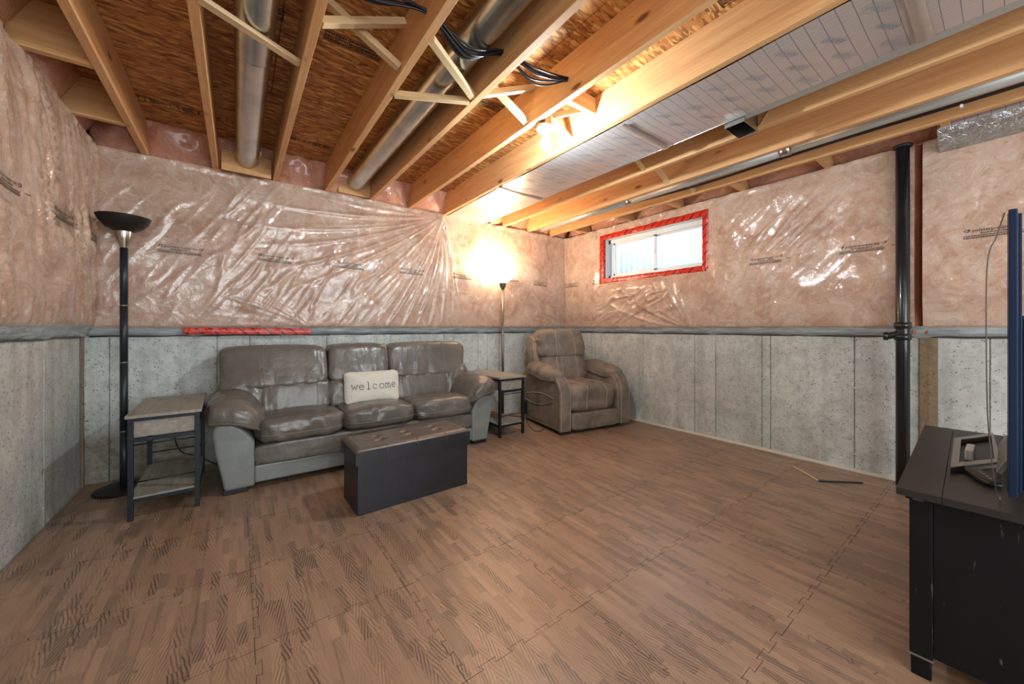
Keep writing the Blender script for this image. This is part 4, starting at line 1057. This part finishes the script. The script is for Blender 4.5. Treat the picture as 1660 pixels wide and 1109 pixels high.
# ---------------------------------------------------------------- cabinet, television and what lies on it
ca = empty('tv_cabinet', (2.27, .02, 0), math.radians(2.2), 'distressed black wooden television cabinet at the right edge', 'cabinet')
# local frame: x along the length, +y is the front that faces the sofa
TOPZ = .600; XA, XB, YA, YC = -.585, .60, -.42, .215
box('top', ((XA+XB)/2, (YA+.120)/2, TOPZ-.011), (XB-XA, .120-YA, .022), M_CABTOP, ca, .0012)
box('top_board', ((XA+XB)/2, (.121+YC)/2, TOPZ-.011), (XB-XA, YC-.121, .022), M_CABTOP, ca, .0012)
box('cornice', ((XA+XB)/2+.0, (YA+YC)/2, TOPZ-.029), (XB-XA-.05, YC-YA-.035, .014), M_CAB, ca, .003)
x0 = -.535
for xx_ in (x0+.02, .55):
    for yy_ in (.165, -.375):
        bm = bmesh.new(); box_bm(bm, (xx_, yy_, .32), (.045, .05, .515), .003)
        me = bpy.data.meshes.new('leg'); bm.to_mesh(me); bm.free(); link('leg', me, M_CAB, ca)
        ft = extrude('foot', [(xx_-.024, .068), (xx_+.024, .068), (xx_+.014, .0), (xx_-.014, .0)], yy_-.022, yy_+.022, M_CAB, ca, .002)
box('foot_band', (x0+.02, .165, .068), (.049, .054, .006), M_SILVER, ca, .001)
for x in (x0+.014, .555): box('side_panel', (x, -.105, .325), (.016, .49, .50), M_CAB, ca, .002)
box('back_panel', (.0, -.39, .325), (1.06, .012, .50), M_CAB, ca, .001)
box('bottom_board', (.0, -.10, .085), (1.06, .52, .018), M_CAB, ca, .001)
for x in (-.26, .27):
    d_ = box('door', (x, .178, .335), (.50, .020, .47), M_CAB, ca, .003)
    k_ = lathe('door_knob', [(.0, 0), (.006, 0), (.006, .012), (.014, .018), (.012, .026), (0, .028)], M_SILVER, d_, 16, (.20 if x < 0 else -.20, .010, .05)); k_.rotation_euler = (-PI/2, 0, 0)

tv = empty('television', (2.42, -.02, TOPZ), 0, 'large thin blue-edged television seen edge-on on the black cabinet', 'television')
ex = 1.70-2.42
tl = 1.44
box('bezel', (ex+tl/2, .012, .435), (tl, .016, .79), M_TV, tv, .003)
box('screen', (ex+tl/2, .0208, .435), (tl-.016, .0012, .77), M_SCREEN, tv, 0)
box('rear_cover', (ex+tl/2+.03, -.016, .29), (tl-.12, .038, .50), M_TV, tv, .010)
box('rear_ridge', (ex+tl/2+.01, .001, .435), (tl-.03, .008, .77), M_TV, tv, .002)
def ring_leg(pts, inner, parent):
    bm = bmesh.new(); zt, zb = .020, .001; n = len(pts); vs = {}
    for nm, P, z in (('ot', pts, zt), ('it', inner, zt), ('ob', pts, zb), ('ib', inner, zb)): vs[nm] = [bm.verts.new((a, b, z)) for a, b in P]
    for i in range(n):
        j = (i+1) % n
        for A, B in (('ot', 'it'), ('ib', 'ob'), ('ob', 'ot'), ('it', 'ib')): bm.faces.new((vs[A][i], vs[A][j], vs[B][j], vs[B][i]))
    bmesh.ops.recalc_face_normals(bm, faces=bm.faces); me = bpy.data.meshes.new('stand_leg'); bm.to_mesh(me); bm.free(); return link('stand_leg', me, M_SILVER, parent)
ox, oy = 2.42, -.02
ring_leg([(1.99-ox, .120-oy), (2.53-ox, .142-oy), (2.80-ox, .042-oy), (2.22-ox, .014-oy)], [(2.09-ox, .106-oy), (2.52-ox, .122-oy), (2.72-ox, .046-oy), (2.25-ox, .030-oy)], tv)
beam('stand_neck', (2.3-ox, .02-oy, .015), (2.3-ox, .0-oy, .06), .5, .012, M_SILVER, tv)
wbx = tag(box('power_adapter', (2.28, .088, TOPZ+.022), (.13, .022, .040), plain('white_adapter', rgb(200, 198, 190), .4), None, .004), 'small white adapter box inside the television stand', 'adapter')
pk_ = empty('remote_control', (1.985, .052, TOPZ), .35, 'rounded glossy black remote lying in front of the television stand', 'remote control')
cu = Cushion((0, 0, .011), (.085, .024, .010), 3.5, 0, (1, 1, 1), 0); cu.make('housing', M_BLK, pk_, 16)
for i in range(4): lathe('button', [(.004, 0), (.004, .002), (0, .0025)], M_SILVER, pk_, 10, (-.05+i*.022, 0, .020))
tag(tube('cable', curve([(1.715, .006, 1.425), (1.71, .020, 1.36), (1.705, .036, 1.27), (1.705, .036, .92), (1.712, .030, .76), (1.72, .022, .66), (1.74, .016, .618), (1.80, .014, .606)], 8), .0015, plain('grey_cable', rgb(92, 84, 76), .5)), 'thin grey cable hanging down from the top corner of the television', 'cable')

M_STICK = plain('pale_stick', rgb(224, 206, 178), .6)
# sticks on the floor near the pipe
tag(beam('wood_stick', (3.537, 1.021, .006), (3.352, .815, .006), .008, .008, M_STICK), 'thin pale wooden stick on the floor by the right wall', 'stick')
tag(beam('metal_strip', (3.349, .81, .006), (3.555, .617, .006), .016, .008, M_BLK), 'short dark strip on the floor touching the pale stick', 'strip')

bpy.context.view_layer.update()
